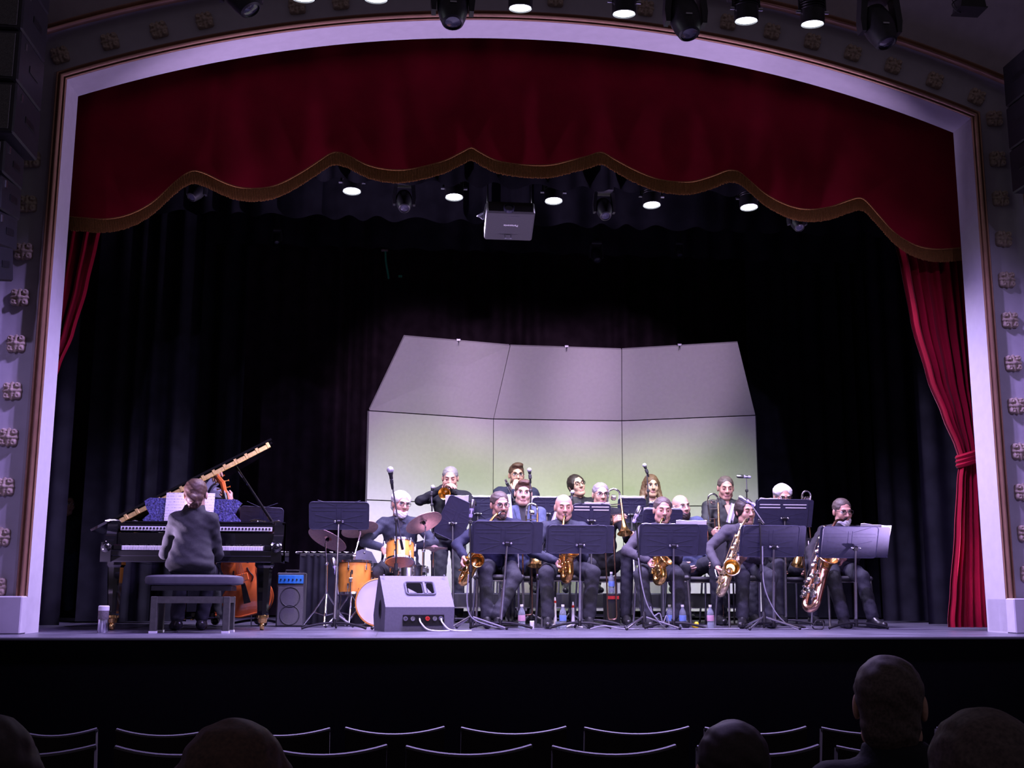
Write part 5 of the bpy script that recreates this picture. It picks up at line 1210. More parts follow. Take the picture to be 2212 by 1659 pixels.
# tuning-pin rail below the music desk: a row of small square studs
r_ = MB().box((0, .158, zt-.050), (PW-.2, .014, .034)); prt(r_, 'pin_rail', 'drum_head')
st0 = None
for i in range(44):
    if st0 is None: st0 = MB().lathe([(.009, 0), (.010, .004), (.009, .008)], Matrix.Rotation(PI/2, 4, 'X'), 8).build('rail_stud', 'ebony', gp); k = st0
    else: k = st0.copy(); COL.objects.link(k)
    k.location = (-(PW-.24)/2+(PW-.24)*i/43, .150, zt-.050)
# music desk with scrolled ends and the score
dx0, dx1 = at(309, 1100, .62).x-pc, at(521, 1100, .62).x-pc; dz1 = at(400, 1074, .62).z
dp = [(dx0+.02, zt), (dx0, zt+.03), (dx0+.05, zt+.08), (dx0+.02, zt+.13), (dx0+.0, dz1-.03), (dx0+.04, dz1), (dx1-.04, dz1-.01), (dx1, dz1-.04), (dx1-.03, zt+.13), (dx1-.05, zt+.08), (dx1, zt+.03), (dx1-.0, zt)]
mdm = Matrix.Translation((0, .32, 0)) @ Matrix.Translation((0, 0, zt)) @ Matrix.Rotation(-.22, 4, 'X') @ Matrix.Translation((0, 0, -zt))
prt(MB().prism(dp, -.008, .008, mdm), 'music_desk', 'desk_glitter' if 'desk_glitter' in M else 'piano_black')
prt(MB().box((0, .30, zt+.004), (PW-.2, .12, .02), bev=.006), 'desk_shelf', 'piano_black')
sx0, sx1 = at(355, 1100, .58).x, at(461, 1100, .58).x
for i, (a, b) in enumerate(((sx0, (sx0+sx1)/2), ((sx0+sx1)/2, sx1))):
    s_ = empty('music_score', ((a+b)/2, KY+.285, zt+.02), f'{("left", "right")[i]} white page of printed music on the piano desk', 'sheet music', 'score on the piano desk')
    mb = MB(); w_ = (b-a)*.995; P = [[V((-w_/2+w_*u/6, .05*v/5-.012*math.sin(PI*u/6), .235*v/5)) for u in range(7)] for v in range(6)]
    mb.grid(P); mb.grid([[p+V((0, .004, 0)) for p in reversed(r)] for r in P]); mb.build('page', 'printed_music', s_)
# lid hinged along the left side, front part folded back
la_ = rad(28.5); LD = Matrix.Translation((-h2-.01, 0, zt+.02)) @ Matrix.Rotation(-la_, 4, 'Y')
lo = [(-.02, .50), (-.02, 1.75), (.08, 1.92), (.30, 1.97), (.48, 1.90), (.60, 1.62), (.75, 1.27), (1.0, 1.02), (PW-.02, .84), (PW+.02, .66), (PW+.02, .50)]
def plate(poly, z0, z1, mtx):
    n = len(poly); mb = MB(); vs = [mtx @ V((x, y, z)) for z in (z0, z1) for x, y in poly]
    return mb.add(vs, [tuple(range(n)), tuple(reversed(range(n, 2*n)))]+[(i, i+n, (i+1) % n+n, (i+1) % n) for i in range(n)])
prt(plate(lo, 0, .022, LD), 'lid', 'piano_black')
prt(plate([(-.22, .48), (-.22, .88), (PW+.03, .88), (PW+.03, .48)], .026, .046, LD), 'folded_lid_front', 'piano_black')
refl = MB().box(LD @ V((PW/2, .494, -.004)), (PW-.04, .010, .040), LD.to_3x3(), bev=.003); prt(refl, 'lid_reflection', 'gold_plate')  # gold strip standing in for the iron plate's reflection under the lid
for i in range(14): prt(MB().box(LD @ V((.08+i*(PW-.1)/13, .49, .004)), (.028, .016, .056), LD.to_3x3(), bev=.004), 'reflection_block', 'gold_plate')  # raised blocks breaking up the modelled gold reflection
pp = at(467, 1000, KY+.75)-gp.location; pq = at(543, 1127, KY+.75)-gp.location
prt(MB().tube([LD @ V((1.05, .72, -.004)), V((h2-.12, .72, zt-.02))], .012, 8), 'prop_stick', 'piano_black')
# legs with brass casters, pedal lyre
def pleg(x, y):
    l = MB().lathe([(.075, zb+.02), (.078, zb-.02), (.062, zb-.04), (.060, zb-.12), (.044, .16), (.046, .13), (.05, .12)], Matrix.Translation((x, y, 0)), 8).build('leg', 'piano_black', gp)
    MB().lathe([(.042, .125), (.05, .118), (.05, .10), (.040, .092), (.034, .06), (.02, .055)], Matrix.Translation((x, y, 0)), 18).build('caster_socket', 'brass', l)
    MB().lathe([(.012, -.016), (.030, -.016), (.034, -.01), (.034, .01), (.030, .016), (.012, .016)], Matrix.Translation((x, y, .034)) @ Matrix.Rotation(PI/2, 4, 'Y'), 18).build('caster_wheel', 'brass', l)
cx = at(566, 1345, .42).x-pc; cx2 = at(240, 1345, .42).x-pc
pleg(cx, .14); pleg(cx2, .16); pleg(-h2+.3, 1.7)
ly = MB().box((0, .25, .12), (.34, .10, .05), bev=.01); ly.box((-.09, .25, .33), (.03, .03, .42)); ly.box((.09, .25, .33), (.03, .03, .42)); ly.box((0, .25, .5), (.26, .08, .04)); prt(ly, 'pedal_lyre', 'piano_black')
for x in (-.07, 0, .07): prt(MB().box((x, .17, .085), (.022, .11, .012), bev=.004), 'pedal', 'brass')
for k, (x, l) in enumerate(((250, 'loose sheet curling on the left end of the piano'), (560, 'thin folder lying on the right end of the piano'))):
    p = at(x+12, 1126, .62); o = empty('loose_sheet', p, l, 'sheet music'); mb = MB()
    P = [[V((-.12+.24*i/6, .12*j/3-.05, .012*math.sin(i*1.1)+.004)) for i in range(7)] for j in range(4)]; mb.grid(P); mb.grid([[q-V((0, 0, .004)) for q in reversed(r)] for r in P]); mb.build('page', 'paper', o)
# bench
bx0, bx1 = at(318, 1250, -.08).x, at(525, 1250, -.08).x; bw = bx1-bx0
be = empty('piano_bench', ((bx0+bx1)/2, -.09, 0), 'padded dark piano bench with wooden frame under the pianist', 'bench')
MB().pillow((0, 0, .39), (bw, .34, .085), .4).build('cushion', 'cushion', be)
MB().box((0, 0, .33), (bw*.82, .28, .035)).build('mechanism', 'black_metal', be)
for s in (-1, 1):
    for y in (-.13, .13): MB().box((s*bw*.37, y, .135), (.05, .045, .27), bev=.004).build('leg', 'bench_wood', be); MB().box((s*bw*.37, y, .008), (.055, .05, .016)).build('foot_pad', 'white_plastic', be)
    MB().box((s*bw*.37, 0, .245), (.04, .22, .045)).build('side_rail', 'bench_wood', be)
for y in (-.13, .13): MB().box((0, y, .245), (bw*.70, .03, .05)).build('apron_rail', 'bench_wood', be)
tu = empty('tumbler', V((at(221, 1368, -.12).x, -.12, 0)), 'steel tumbler with a white lid on the stage floor by the piano', 'tumbler')
MB().lathe([(.034, 0), (.037, .005), (.037, .10), (.001, .10)], None, 20).build('steel_base', 'chrome', tu); MB().lathe([(.0375, .098), (.0385, .10), (.0385, .165), (.001, .165)], None, 20).build('sleeve', 'hair_grey', tu); MB().lathe([(.040, .163), (.040, .195), (.034, .20), (.001, .20)], None, 20).build('lid', 'white_plastic', tu)

# ------------------------------------------------------------------ double bass
YBs = 1.52
bb = at(543, 1335, YBs); bt = at(480, 1042, YBs+.06); ax = (bt-bb).normalized(); LBs = (bt-bb).length
db = empty('double_bass', V((bb.x, bb.y, 0)), 'orange-red double bass leaning behind the piano', 'double bass')
fx = V((0, -1, 0)); fx = (fx-ax*fx.dot(ax)).normalized(); sx = ax.cross(fx)
if sx.x < 0: sx = -sx
O = bb-db.location+V((0, 0, .03)); W3 = lambda u, v, f=0: O+sx*u+ax*v+fx*f
prof = [(0, .0), (.13, .005), (.22, .05), (.265, .15), (.255, .26), (.19, .34), (.165, .41), (.175, .48), (.20, .56), (.185, .64), (.12, .70), (.03, .735)]
half = bez([V((x, y, 0)) for x, y in prof], 4); hp = [(p.x, p.y) for p in half]; outl = hp+[(-x, y) for x, y in reversed(hp[1:])]
k_ = .80
front = MB(); n = len(outl)
vs = [W3(x*k_, y*k_, .075) for x, y in outl]; ins = [W3(x*k_*.6, (.36+(y-.36)*.6)*k_, .095) for x, y in outl]
fs = [(i, (i+1) % n, (i+1) % n+n, i+n) for i in range(n)]+[tuple(range(n, 2*n))]
front.add(vs+ins, fs); front.build('front_plate', 'bass_wood', db, smooth=50)
rb_ = MB(); rb_.add([W3(x*k_*.985, y*k_, .075) for x, y in outl]+[W3(x*k_*.985, y*k_, -.09) for x, y in outl], [(i, i+n, (i+1) % n+n, (i+1) % n) for i in range(n)]+[tuple(range(n, 2*n))]); rb_.build('ribs', 'bass_dark', db)
for f_ in (.078, -.088): MB().tube([W3(x*k_, y*k_, f_) for x, y in outl], .007, 6, closed=True).build('purfling', 'bass_wood', db)
MB().tube([W3(0, .58, .10), W3(0, LBs-.14, .05)], [.028, .02], 8).build('fingerboard', 'ebony', db)
MB().tube([W3(0, .56, .06), W3(0, LBs-.12, .03)], [.03, .022], 8).build('neck', 'bass_wood', db)
MB().prism([(-.03, .10), (.03, .10), (.018, .28), (-.018, .28)], -.008, .008, Matrix(((sx.x, -fx.x, ax.x, W3(0, 0, .12).x), (sx.y, -fx.y, ax.y, W3(0, 0, .12).y), (sx.z, -fx.z, ax.z, W3(0, 0, .12).z), (0, 0, 0, 1)))).build('tailpiece', 'ebony', db)
MB().box(W3(0, .33, .125), (.12, .02, .07), frame(ax, fx).to_3x3(), bev=.006).build('bridge', 'bass_wood', db)
for u in (-.018, -.006, .006, .018): MB().tube([W3(u, .27, .13), W3(u*1.4, .335, .16), W3(u*.5, LBs-.12, .07)], .0018, 4).build('string', 'steel', db)
for q in (-1, 1):
    ff = bez([W3(q*.075, .28, .099), W3(q*.095, .32, .099), W3(q*.075, .36, .099), W3(q*.06, .41, .099)], 4); MB().tube(ff, .006, 5).build('sound_hole', 'ebony', db)
sc_ = MB().tube([W3(0, LBs-.14, .04), W3(0, LBs-.02, .05), W3(0, LBs+.02, .02)], [.024, .026, .02], 8); sc_.lathe([(.012, -.024), (.034, -.022), (.036, 0), (.034, .022), (.012, .024)], frame(sx, ax, W3(0, LBs+.0, .045)), 14); sc_.build('scroll', 'bass_wood', db)
for q in (-1, 1):
    for v in (.03, .09): MB().tube([W3(q*.02, LBs-v, .04), W3(q*.055, LBs-v, .04), W3(q*.062, LBs-v, .04)], [.005, .005, .012], 6).build('tuning_peg', 'brass', db)
MB().tube([W3(0, 0, .0), V((O.x*.3, O.y*.3, .0))], .006, 6).build('endpin', 'steel', db)
# bass amplifier
ap = at(626, 1352, 1.45); am = empty('bass_amplifier', V((ap.x, 1.5, 0)), 'tall grey bass amplifier with a bright blue control panel', 'amplifier')
aw = 59/pxm(ap); ah = 115/pxm(ap)
MB().box((0, .03, ah/2), (aw, .26, ah), bev=.008).build('cabinet', 'amp_grey', am)
MB().box((0, -.102, ah*.38), (aw*.92, .012, ah*.72), bev=.004).build('grille', 'grille', am)
MB().box((0, -.104, ah*.875), (aw*.92, .012, ah*.16), bev=.003).build('control_panel', 'amp_blue', am)
for i in range(6): MB().lathe([(.007, 0), (.008, .002), (.006, .010), (.001, .010)], Matrix.Translation((-aw*.36+aw*.72*i/5, -.111, ah*.87)) @ Matrix.Rotation(PI/2, 4, 'X'), 10).build('knob', 'ebony', am)
for z in (.22, .55): MB().lathe([(.085, 0), (.09, .004), (.086, .008), (.08, .004)], Matrix.Translation((.0, -.108, ah*z)) @ Matrix.Rotation(PI/2, 4, 'X'), 24, close=True).build('speaker_ring', 'amp_grey', am)
MB().tube([(-.06, .03, ah), (-.06, .03, ah+.02), (.06, .03, ah+.02), (.06, .03, ah)], .008, 6).build('handle', 'black_plastic', am)

# ------------------------------------------------------------------ drum kit (each drum and stand a thing)
def lug(par, c, d, L, mt='chrome'):
    MB().box(c, (.016, .014, .05), frame((0, 0, 1), d).to_3x3() if abs(V(d).z) < .9 else None, bev=.004).build('lug', mt, par)
def drum(name, label, center, r, L, axis, shell, head_f, head_b, n=8, group='drums of the kit', hoop='chrome'):
    c = V(center); a = V(axis).normalized(); o = empty(name, c, label, 'drum', group); m = frame(a)
    MB().lathe([(r, -L/2), (r, L/2)], m, 36).build('shell', shell, o)
    for s, hm in ((1, head_f), (-1, head_b)):
        MB().lathe([(.001, s*(L/2+.002)), (r*.98, s*(L/2+.004)), (r*1.0, s*L/2)], m, 36).build('drum_head', hm, o)
        MB().lathe([(r*1.0, s*(L/2-.012)), (r*1.04, s*(L/2-.012)), (r*1.05, s*(L/2+.008)), (r*1.0, s*(L/2+.010))], m, 36, close=True).build('hoop', hoop, o)
    m3 = m.to_3x3()
    for k in range(n):
        q = 2*PI*k/n+.2; rd = m3 @ V((math.cos(q), math.sin(q), 0)); 
        for s in (1, -1):
            MB().box(rd*(r+.01)+a*s*L*.28, (.016, .02, .045), frame(a, rd).to_3x3(), bev=.004).build('lug', 'chrome', o)
            MB().tube([rd*(r+.018)+a*s*L*.28, rd*(r+.018)+a*s*(L/2+.01)], .0035, 6).build('tension_rod', 'chrome', o)
    return o
bd = at(819, 1298, 1.42)
o = drum('bass_drum', 'bass drum with a pale front head behind the wedge monitor', (bd.x, 1.60, .215), .205, .36, (0, -1, 0), 'amber_wood', 'drum_head_clear', 'drum_head_clear', 8, hoop='amber_wood')
for s in (-1, 1): MB().tube([(s*.19, -.12, -.06), (s*.30, -.20, -.205)], .008, 6).build('spur', 'chrome', o)
ft = at(766, 1248, 1.62)
o = drum('floor_tom', 'amber floor tom left of the bass drum', (ft.x, 1.62, ft.z), .148, .29, (0, .05, 1), 'amber_wood', 'drum_head', 'drum_head', 6)
for k in range(3):
    a = rad(-100+120*k); d = V((math.cos(a), math.sin(a), 0)); MB().tube([d*.165+V((0, 0, .05)), d*.165+V((0, 0, -.2)), d*.20+V((0, 0, -ft.z+.012))], .007, 8).build('leg', 'chrome', o)
    MB().box(d*.16+V((0, 0, -.02)), (.03, .03, .04), bev=.005).build('leg_bracket', 'chrome', o)
MB().box((-.02, -.152, .05), (.018, .004, .035)).build('badge', 'ebony', o)
rt = at(864, 1194, 1.50)
o = drum('rack_tom', 'amber rack tom tilted towards the drummer with a pink lower head', rt, .128, .18, (0, .42, 1), 'amber_wood', 'drum_head', 'cymbal', 6)  # lower head takes the pinkish cymbal colour
MB().tube([(0, .10, -.03), (-.02, .10, -.20), (-.03, .10, -rt.z+.42)], .011, 8).build('mount_post', 'chrome', o)
sn = at(884, 1241, 1.72)
o = drum('snare_drum', 'chrome snare drum just above the wedge monitor', sn, .165, .13, (0, .08, 1), 'chrome', 'drum_head', 'drum_head', 8)
for k in range(3):
    a = rad(90+120*k); MB().tube([(0, 0, -.10), (0, 0, -.2), (.22*math.cos(a), .22*math.sin(a), -sn.z+.01)], .008, 6).build('stand_leg', 'chrome', o)
def cymbal_stand(label, c, r, nrm, base, group='cymbals of the kit'):
    c = V(c); b = V(base); b.z = 0; o = empty('cymbal', b, label, 'cymbal', group); T = c-b; m = frame(nrm, None, T)
    MB().lathe([(.004, .030), (r*.10, .028), (r*.17, .012), (r*.2, .008), (r*.6, .002), (r, -.008), (r, -.010), (r*.6, -.001), (r*.2, .005), (r*.10, .024), (.004, .026)], m, 40).build('plate', 'cymbal', o)
    MB().lathe([(.012, .028), (.012, .04), (.006, .06), (.001, .06)], m, 10).build('wing_nut', 'chrome', o)
    MB().lathe([(.016, -.02), (.016, .0), (.01, .01)], m, 10).build('felt', 'suit_grey', o)
    n_ = V(nrm).normalized(); j = T-n_*.05
    MB().tube([T, j, V((j.x*.3, j.y*.3, j.z*.75))], .007, 8).build('upper_tube', 'chrome', o); MB().tube([V((j.x*.3, j.y*.3, j.z*.76)), V((0, 0, .10))], .011, 10).build('lower_tube', 'chrome', o)
    MB().ball(V((j.x*.3, j.y*.3, j.z*.76)), .018, seg=10, rings=8).build('height_knob', 'chrome', o)
    for k in range(3):
        a = rad(30+120*k); d = V((math.cos(a), math.sin(a), 0)); MB().tube([V((0, 0, .30)), d*.12+V((0, 0, .14)), d*.24+V((0, 0, .012))], .008, 6).build('leg', 'chrome', o); MB().tube([V((0, 0, .10)), d*.13+V((0, 0, .13))], .006, 6).build('leg_brace', 'chrome', o)
c1 = at(708, 1164, 1.30); cymbal_stand('crash cymbal tilted down to the right, leftmost of the kit', c1, .185, (.45, .42, 1), (c1.x-.0, 1.36, 0))
c2 = at(777, 1142, 1.80); cymbal_stand('pinkish crash cymbal half hidden behind the lone music stand', c2, .175, (-.22, .40, 1), (at(757, 1300, 1.5).x, 1.52, 0))
c3 = at(915, 1128, 1.62); cymbal_stand('ride cymbal tilted up to the right, at the drummer\'s left hand', c3, .178, (-.42, .48, 1), (at(912, 1300, 1.62).x, 1.66, 0))
hh = at(937, 1186, 1.85)
o = empty('hi_hat', V((hh.x, hh.y, 0)), 'pair of hi-hat cymbals seen edge-on beside the standing trumpeter', 'cymbal', 'cymbals of the kit')
for s in (0, 1): MB().lathe([(.004, .03), (.03, .02), (.045, .008), (.13, .0), (.13, -.002), (.045, .005), (.004, .027)], Matrix.Translation((0, 0, hh.z-.0+.012*s)) @ Matrix.Diagonal((1, 1, 1 if s else -1, 1)), 32).build('plate', 'cymbal', o)
MB().tube([(0, 0, .05), (0, 0, hh.z+.16)], .006, 8).build('pull_rod', 'chrome', o); MB().tube([(0, 0, .05), (0, 0, hh.z-.10)], .012, 8).build('tube', 'chrome', o)
for k in range(3): a = rad(90+120*k); MB().tube([(0, 0, .25), (.22*math.cos(a), .22*math.sin(a), .01)], .007, 6).build('leg', 'chrome', o)
for i, (a, b, l) in enumerate(((V((at(830, 1192, 1.55).x, 1.70, at(830, 1192, 1.55).z)), at(858, 1180, 1.46), 'wooden drumstick in the drummer\'s right hand'), (V((at(893, 1186, 1.55).x, 1.70, at(893, 1186, 1.55).z)), at(880, 1176, 1.46), 'wooden drumstick in the drummer\'s left hand'))):
    o = empty('drumstick', a, l, 'drumstick', 'drumsticks'); MB().tube([a-a, (b-a)*.9, (b-a)], [.007, .006, .004], 8).build('shaft', 'ivory', o)

# ------------------------------------------------------------------ wedge monitor
wm0, wm1 = at(806, 1363, .20), at(982, 1363, .20); ww = at(992, 1314, .16).x-at(838, 1314, .16).x
wd = empty('floor_monitor', V((at(905, 1363, .3).x, .16, 0)), 'large wedge stage monitor with a lit sloping top and cut-out handle', 'loudspeaker')
cs = [(.0, .0), (-.02, .19), (.20, .435), (.26, .415), (.40, .12), (.36, .0)]
hw = ww/2
def wedge(mb, x0, x1, pts): return mb.prism(pts, x0, x1, Matrix(((0, 1, 0, 0), (1, 0, 0, 0), (0, 0, 1, 0), (0, 0, 0, 1))))
wedge(MB(), -hw, hw, cs).build('cabinet', 'monitor_grey', wd, smooth=0)
un = V((0, .22, .245)).normalized(); nn = V((0, -.245, .22)).normalized(); pc_ = V((0, .09, .3125))
sl = Matrix(((1, 0, 0, pc_.x), (0, -nn.y, un.y, pc_.y), (0, -nn.z, un.z, pc_.z), (0, 0, 0, 1)))
hm = Matrix.Translation((.03, 0, .03))
MB().tube([sl @ hm @ V((x, -.004, z)) for x, z in rrect(.24, .13, .02)], .008, 6, closed=True).build('handle_frame', 'monitor_grey', wd)
MB().box(sl @ hm @ V((.035, -.006, 0)), (.022, .016, .125), sl.to_3x3(), bev=.004).build('handle_bar', 'monitor_grey', wd)
for x, w_ in ((-.046, .125), (.082, .055)):
    MB().prism(rrect(w_, .105, .015), -.003, .004, sl @ hm @ Matrix.Translation((x, 0, 0))).build('handle_opening', 'void_black', wd)
    MB().prism([(x-w_*.45, -.05), (x+w_*.1, -.05), (x-w_*.45, .0)], -.004, .003, sl @ hm).build('grip_curve', 'monitor_grey', wd)
for s in (-1, 1):
    MB().lathe([(.05, 0), (.06, .004), (.05, .008), (.001, -.01)], Matrix.Translation((s*hw, .15, .17)) @ Matrix.Rotation(s*PI/2, 4, 'Y') @ Matrix.Diagonal((1.3, .6, 1, 1)), 18).build('side_grip', 'ebony', wd)
    for y, z in ((.02, .20), (.19, .44)): MB().lathe([(.008, 0), (.008, .004), (.001, .005)], Matrix.Translation((s*(hw-.03), y-.006, z)) @ Matrix.Rotation(PI/2-.5, 4, 'X'), 8).build('corner_screw', 'seat_rim', wd)
MB().box((.03, -.011, .095), (hw*1.2, .012, .10), Matrix.Rotation(-.1, 3, 'X')).build('connector_panel', 'ebony', wd)
for i, (x, mt_) in enumerate(((-.12, 'monitor_grey'), (-.06, 'steel'), (.0, 'black_metal'), (.06, 'red_plastic'), (.12, 'steel'), (.17, 'monitor_grey'))):
    MB().lathe([(.018, 0), (.018, .010), (.010, .011), (.010, .004)], Matrix.Translation((x, -.018, .10)) @ Matrix.Rotation(PI/2, 4, 'X'), 14).build('socket', mt_, wd)
for x, l in ((-.0, 'white cable running from the middle of the wedge monitor'), (.17, 'white cable running from the right of the wedge monitor')):
    b = wd.location; o = empty('cable', b+V((x, -.03, .1)), l, 'cable', 'cables on the stage floor')
    MB().tube(bez([(0, 0, 0), (.01, -.05, -.03), (.06, -.06, -.08), (.14, -.05, -.094), (.24, -.02, -.094)], 6), .006, 6).build('cord', 'cable_white', o)
wd.rotation_euler = (0, 0, rad(14))
# small angled cabinet behind the floor tom, on a case; table with papers
sp_ = at(782, 1216, 2.35); o = empty('small_monitor', V((sp_.x, 2.4, 0)), 'small grey angled speaker on a box behind the floor tom', 'loudspeaker')
MB().box((0, .1, sp_.z/2), (.34, .3, sp_.z)).build('support_box', 'black_paint', o)
MB().prism([(-.15, sp_.z), (.15, sp_.z), (.09, sp_.z+.11), (.0, sp_.z+.135), (-.07, sp_.z+.11)], -.02, .26).build('cabinet', 'monitor_grey', o); MB().ball((.02, -.02, sp_.z+.10), (.01, .004, .01), seg=8, rings=6).build('badge', 'steel', o)
tb0, tb1 = at(650, 1196, 2.2), at(764, 1196, 2.2); o = empty('side_table', V(((tb0.x+tb1.x)/2, 2.3, 0)), 'black-clothed side table left of the drum kit with papers on it', 'table'); tw = tb1.x-tb0.x; tz = tb0.z
MB().box((0, 0, tz-.015), (tw, .4, .03), bev=.004).build('table_top', 'black_paint', o)
dr = drape('table_cloth', -tw/2, tw/2, -.20, .01, tz-.01, .012, .08, 'velvet_black', parent=o, seed=40)
for x in (-1, 1):
    for y in (-1, 1): MB().tube([(x*tw*.45, y*.16, 0), (x*tw*.45, y*.16, tz-.02)], .012, 6).build('leg', 'black_metal', o)
for i, (xa, xb, l) in enumerate(((640, 668, 'white flute-like rod on the left end of the side table'), (672, 720, 'crumpled white papers on the side table'), (724, 762, 'flat white papers on the right of the side table'))):
    a, b = at(xa, 1190, 2.2), at(xb, 1190, 2.2); q = empty('loose_sheet', V(((a.x+b.x)/2, 2.2, tz)), l, 'papers'); w_ = b.x-a.x
    mb = MB(); P = [[V((-w_/2+w_*u/6, -.08+.16*v/3, .006+.014*abs(math.sin(u*1.9+v*1.3+i)))) for u in range(7)] for v in range(4)]; mb.grid(P); mb.grid([[V((p.x, p.y, 0)) for p in reversed(r)] for r in P]); mb.build('page', 'paper', q)

# ------------------------------------------------------------------ small things on the floor
bt_proto = [None]
def bottle(label, x, y, Y, lab='label_blue', z=0):
    p = at(x, y, Y); o = empty('water_bottle', V((p.x, Y, z)), label, 'bottle', 'clear water bottles')
    if bt_proto[0] is None:
        a = MB().lathe([(.028, 0), (.031, .004), (.031, .05), (.0285, .055), (.031, .06), (.031, .12), (.027, .145), (.012, .175), (.012, .188)], None, 16).build('body', 'bottle_plastic', o)
        c = MB().lathe([(.014, .186), (.014, .204), (.001, .204)], None, 12).build('cap', 'white_plastic', o); bt_proto[0] = (a, c)
    else:
        for s in bt_proto[0]: k = s.copy(); COL.objects.link(k); k.parent = o
    MB().lathe([(.0316, .065), (.0318, .067), (.0318, .112), (.0316, .114)], None, 16).build('label_band', lab, o)
for l, x, Y, lb in (('clear water bottle with pink and blue label right of the first saxophonist\'s shoes', 1127, .86, 'label_pink'), ('clear water bottle with blue label between the bald player\'s feet', 1216, .86, 'label_blue'), ('clear water bottle behind the third front stand\'s pole', 1447, .95, 'label_blue'), ('clear water bottle with blue label right of the third front stand\'s pole', 1475, .86, 'label_blue'), ('clear water bottle with pink label near the second tenor saxophone', 1535, .88, 'label_pink')):
    bottle(l, x, 1345, Y, lb)
bottle('clear water bottle standing high under the grey haired trombonist', 1321, 1270, 1.95, 'label_blue', .30)
cr = empty('step_box', V((at(1321, 1300, 1.95).x, 1.95, 0)), 'small black box under the raised water bottle', 'box'); MB().box((0, 0, .149), (.14, .14, .298), bev=.006).build('body', 'black_paint', cr); MB().box((0, -.072, .26), (.12, .004, .03)).build('strip', 'red_plastic', cr)
yo = at(1503, 1352, .95); o = empty('yellow_mute', V((yo.x, .95, 0)), 'small bright yellow lump on the floor under the right chairs', 'mute'); np_obj('body', [sdf_mesh([('ell', (0, 0, .02), (.03, .026, .024), None, 'add', 0, 0), ('ell', (.008, 0, .042), (.018, .018, .016), None, 'add', .012, 0), ('ell', (-.024, 0, .022), (.014, .016, .012), None, 'add', .01, 0)], .004)], ['yellow_plastic'], o)
def peg(label, x, ytop, Y):
    p = at(x, 1340, Y); h = at(x, ytop, Y).z; o = empty('instrument_peg', V((p.x, Y, 0)), label, 'instrument stand', 'white instrument pegs')
    MB().lathe([(.012, .02), (.016, .04), (.010, h-.03), (.006, h)], None, 12).build('cone', 'white_plastic', o); MB().lathe([(.0115, h-.05), (.0125, h-.045), (.0115, h-.03)], None, 12).build('ring', 'red_plastic', o)
    for k in range(3): a = rad(90+120*k); MB().tube([(0, 0, .035), (.09*math.cos(a), .09*math.sin(a), .008)], .007, 6).build('foot', 'white_plastic', o)
peg('white instrument peg with red ring behind the bald player\'s left shin', 1199, 1290, .98); peg('white instrument peg with red ring right of the bottle between the bald player\'s feet', 1238, 1300, .98)
cu = at(1208, 1350, .9); o = empty('plastic_cup', V((cu.x, .92, 0)), 'small clear plastic cup beside the blue-labelled bottle', 'cup'); MB().lathe([(.022, 0), (.03, .06), (.029, .06), (.021, .003)], None, 16).build('cup_wall', 'bottle_plastic', o)
cu = at(1148, 1345, .95); o = empty('drink_can', V((cu.x, .9, 0)), 'small white canister beside the pink-labelled bottle', 'can'); MB().lathe([(.018, 0), (.02, .003), (.02, .06), (.016, .065), (.001, .065)], None, 16).build('body', 'white_plastic', o)
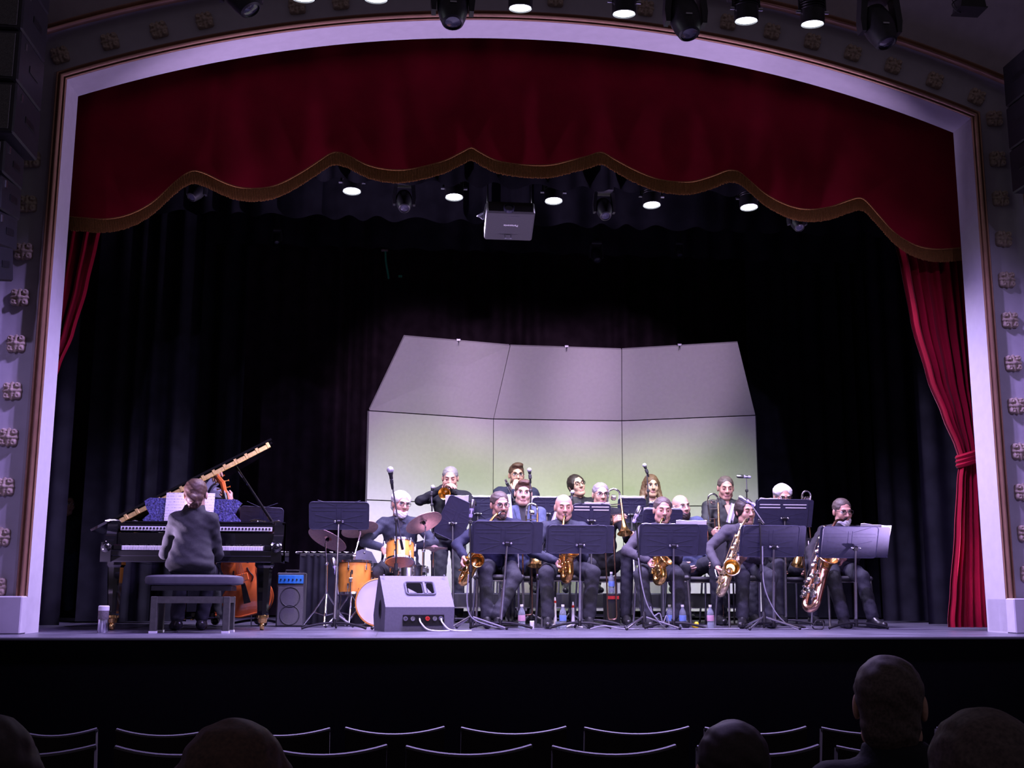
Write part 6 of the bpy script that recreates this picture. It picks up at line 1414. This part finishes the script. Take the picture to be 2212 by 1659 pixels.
for l, pts in (('pale cable looping below the third front stand', [(1400, 1361), (1455, 1358), (1500, 1356), (1560, 1360), (1600, 1360)]), ('pale cable hanging from the tall boom microphone to the floor', [(1647, 1180), (1650, 1260), (1668, 1310), (1690, 1340), (1720, 1358), (1745, 1361)]), ('pale cable lying between the second and third front stands', [(1275, 1357), (1305, 1352), (1345, 1356), (1380, 1360)]), ('dark cable coiled beside the baritone saxophone', [(1757, 1350), (1765, 1340), (1777, 1343), (1776, 1356), (1762, 1360), (1755, 1352)]), ('pale cable hanging beside the second alto player\'s leg', [(1379, 1205), (1386, 1260), (1400, 1310), (1425, 1345), (1440, 1358)]), ('pale cable along the first saxophonist\'s microphone stand', [(1012, 1240), (1009, 1300), (1020, 1335), (1060, 1352), (1090, 1359)]), ('tangled thin cables behind the second alto player\'s feet', [(1405, 1310), (1412, 1330), (1425, 1325), (1432, 1345), (1440, 1330), (1446, 1350)])):
    o = empty('cable', at(*pts[0], .55), l, 'cable', 'cables on the stage floor'); P = []
    for i, (x, y) in enumerate(pts):
        q = at(x, y, .55)
        if q.z < .02: f = at(x, max(y, 1354), .55); q = V((f.x, .55+.04*math.sin(i*2), .008))
        P.append(q-o.location)
    MB().tube(bez(P, 8), .0055, 6).build('cord', 'cable_grey' if 'dark' not in l else 'cable_black', o)
# ------------------------------------------------------------------ audience in the dark, seen from behind
def watcher(label, x, ytop, d, hair, yaw=180, glasses=False, roll=0, fat=1.0, body=1.0):
    Y = CAM.y+d; t = at(x, ytop, Y); fz = t.z-1.30
    p = person(label, None, Y, headz=t, base=(t.x, Y-.06, fz), floor=fz, seat=.44, yaw=yaw, pitch=2, roll=roll, tyaw=180, hair=hair, glasses=glasses, jacket='suit_black', vee=0, flare=.01, legs=True, fat=fat, body=body, skin='skin_warm', res=.014)
    return p
watcher('dark head of a spectator with glasses turned slightly left, tallest in the foreground', 1916, 1416, 2.85, ('nape', 'hair_salt'), 155, True, fat=1.0)
watcher('dark rounded head of a spectator low in the foreground left of centre', 511, 1566, 2.05, ('long', 'hair_brown'), 180)
watcher('dark head of a spectator low in the foreground right of centre', 1578, 1556, 2.75, ('nape', 'hair_dark'), 175)
watcher('dark head of a spectator at the bottom right corner', 2110, 1530, 1.80, ('nape', 'hair_salt'), 170)
watcher('dark head of a spectator cut off by the bottom left corner', -28, 1556, 1.95, ('long', 'hair_dark'), 180)

for r_ in people.values():
    for k_ in ('_C', '_P'):
        if k_ in r_: del r_[k_]
for r_ in bpy.data.objects:
    for k_ in ('_C', '_P'):
        if k_ in r_: del r_[k_]
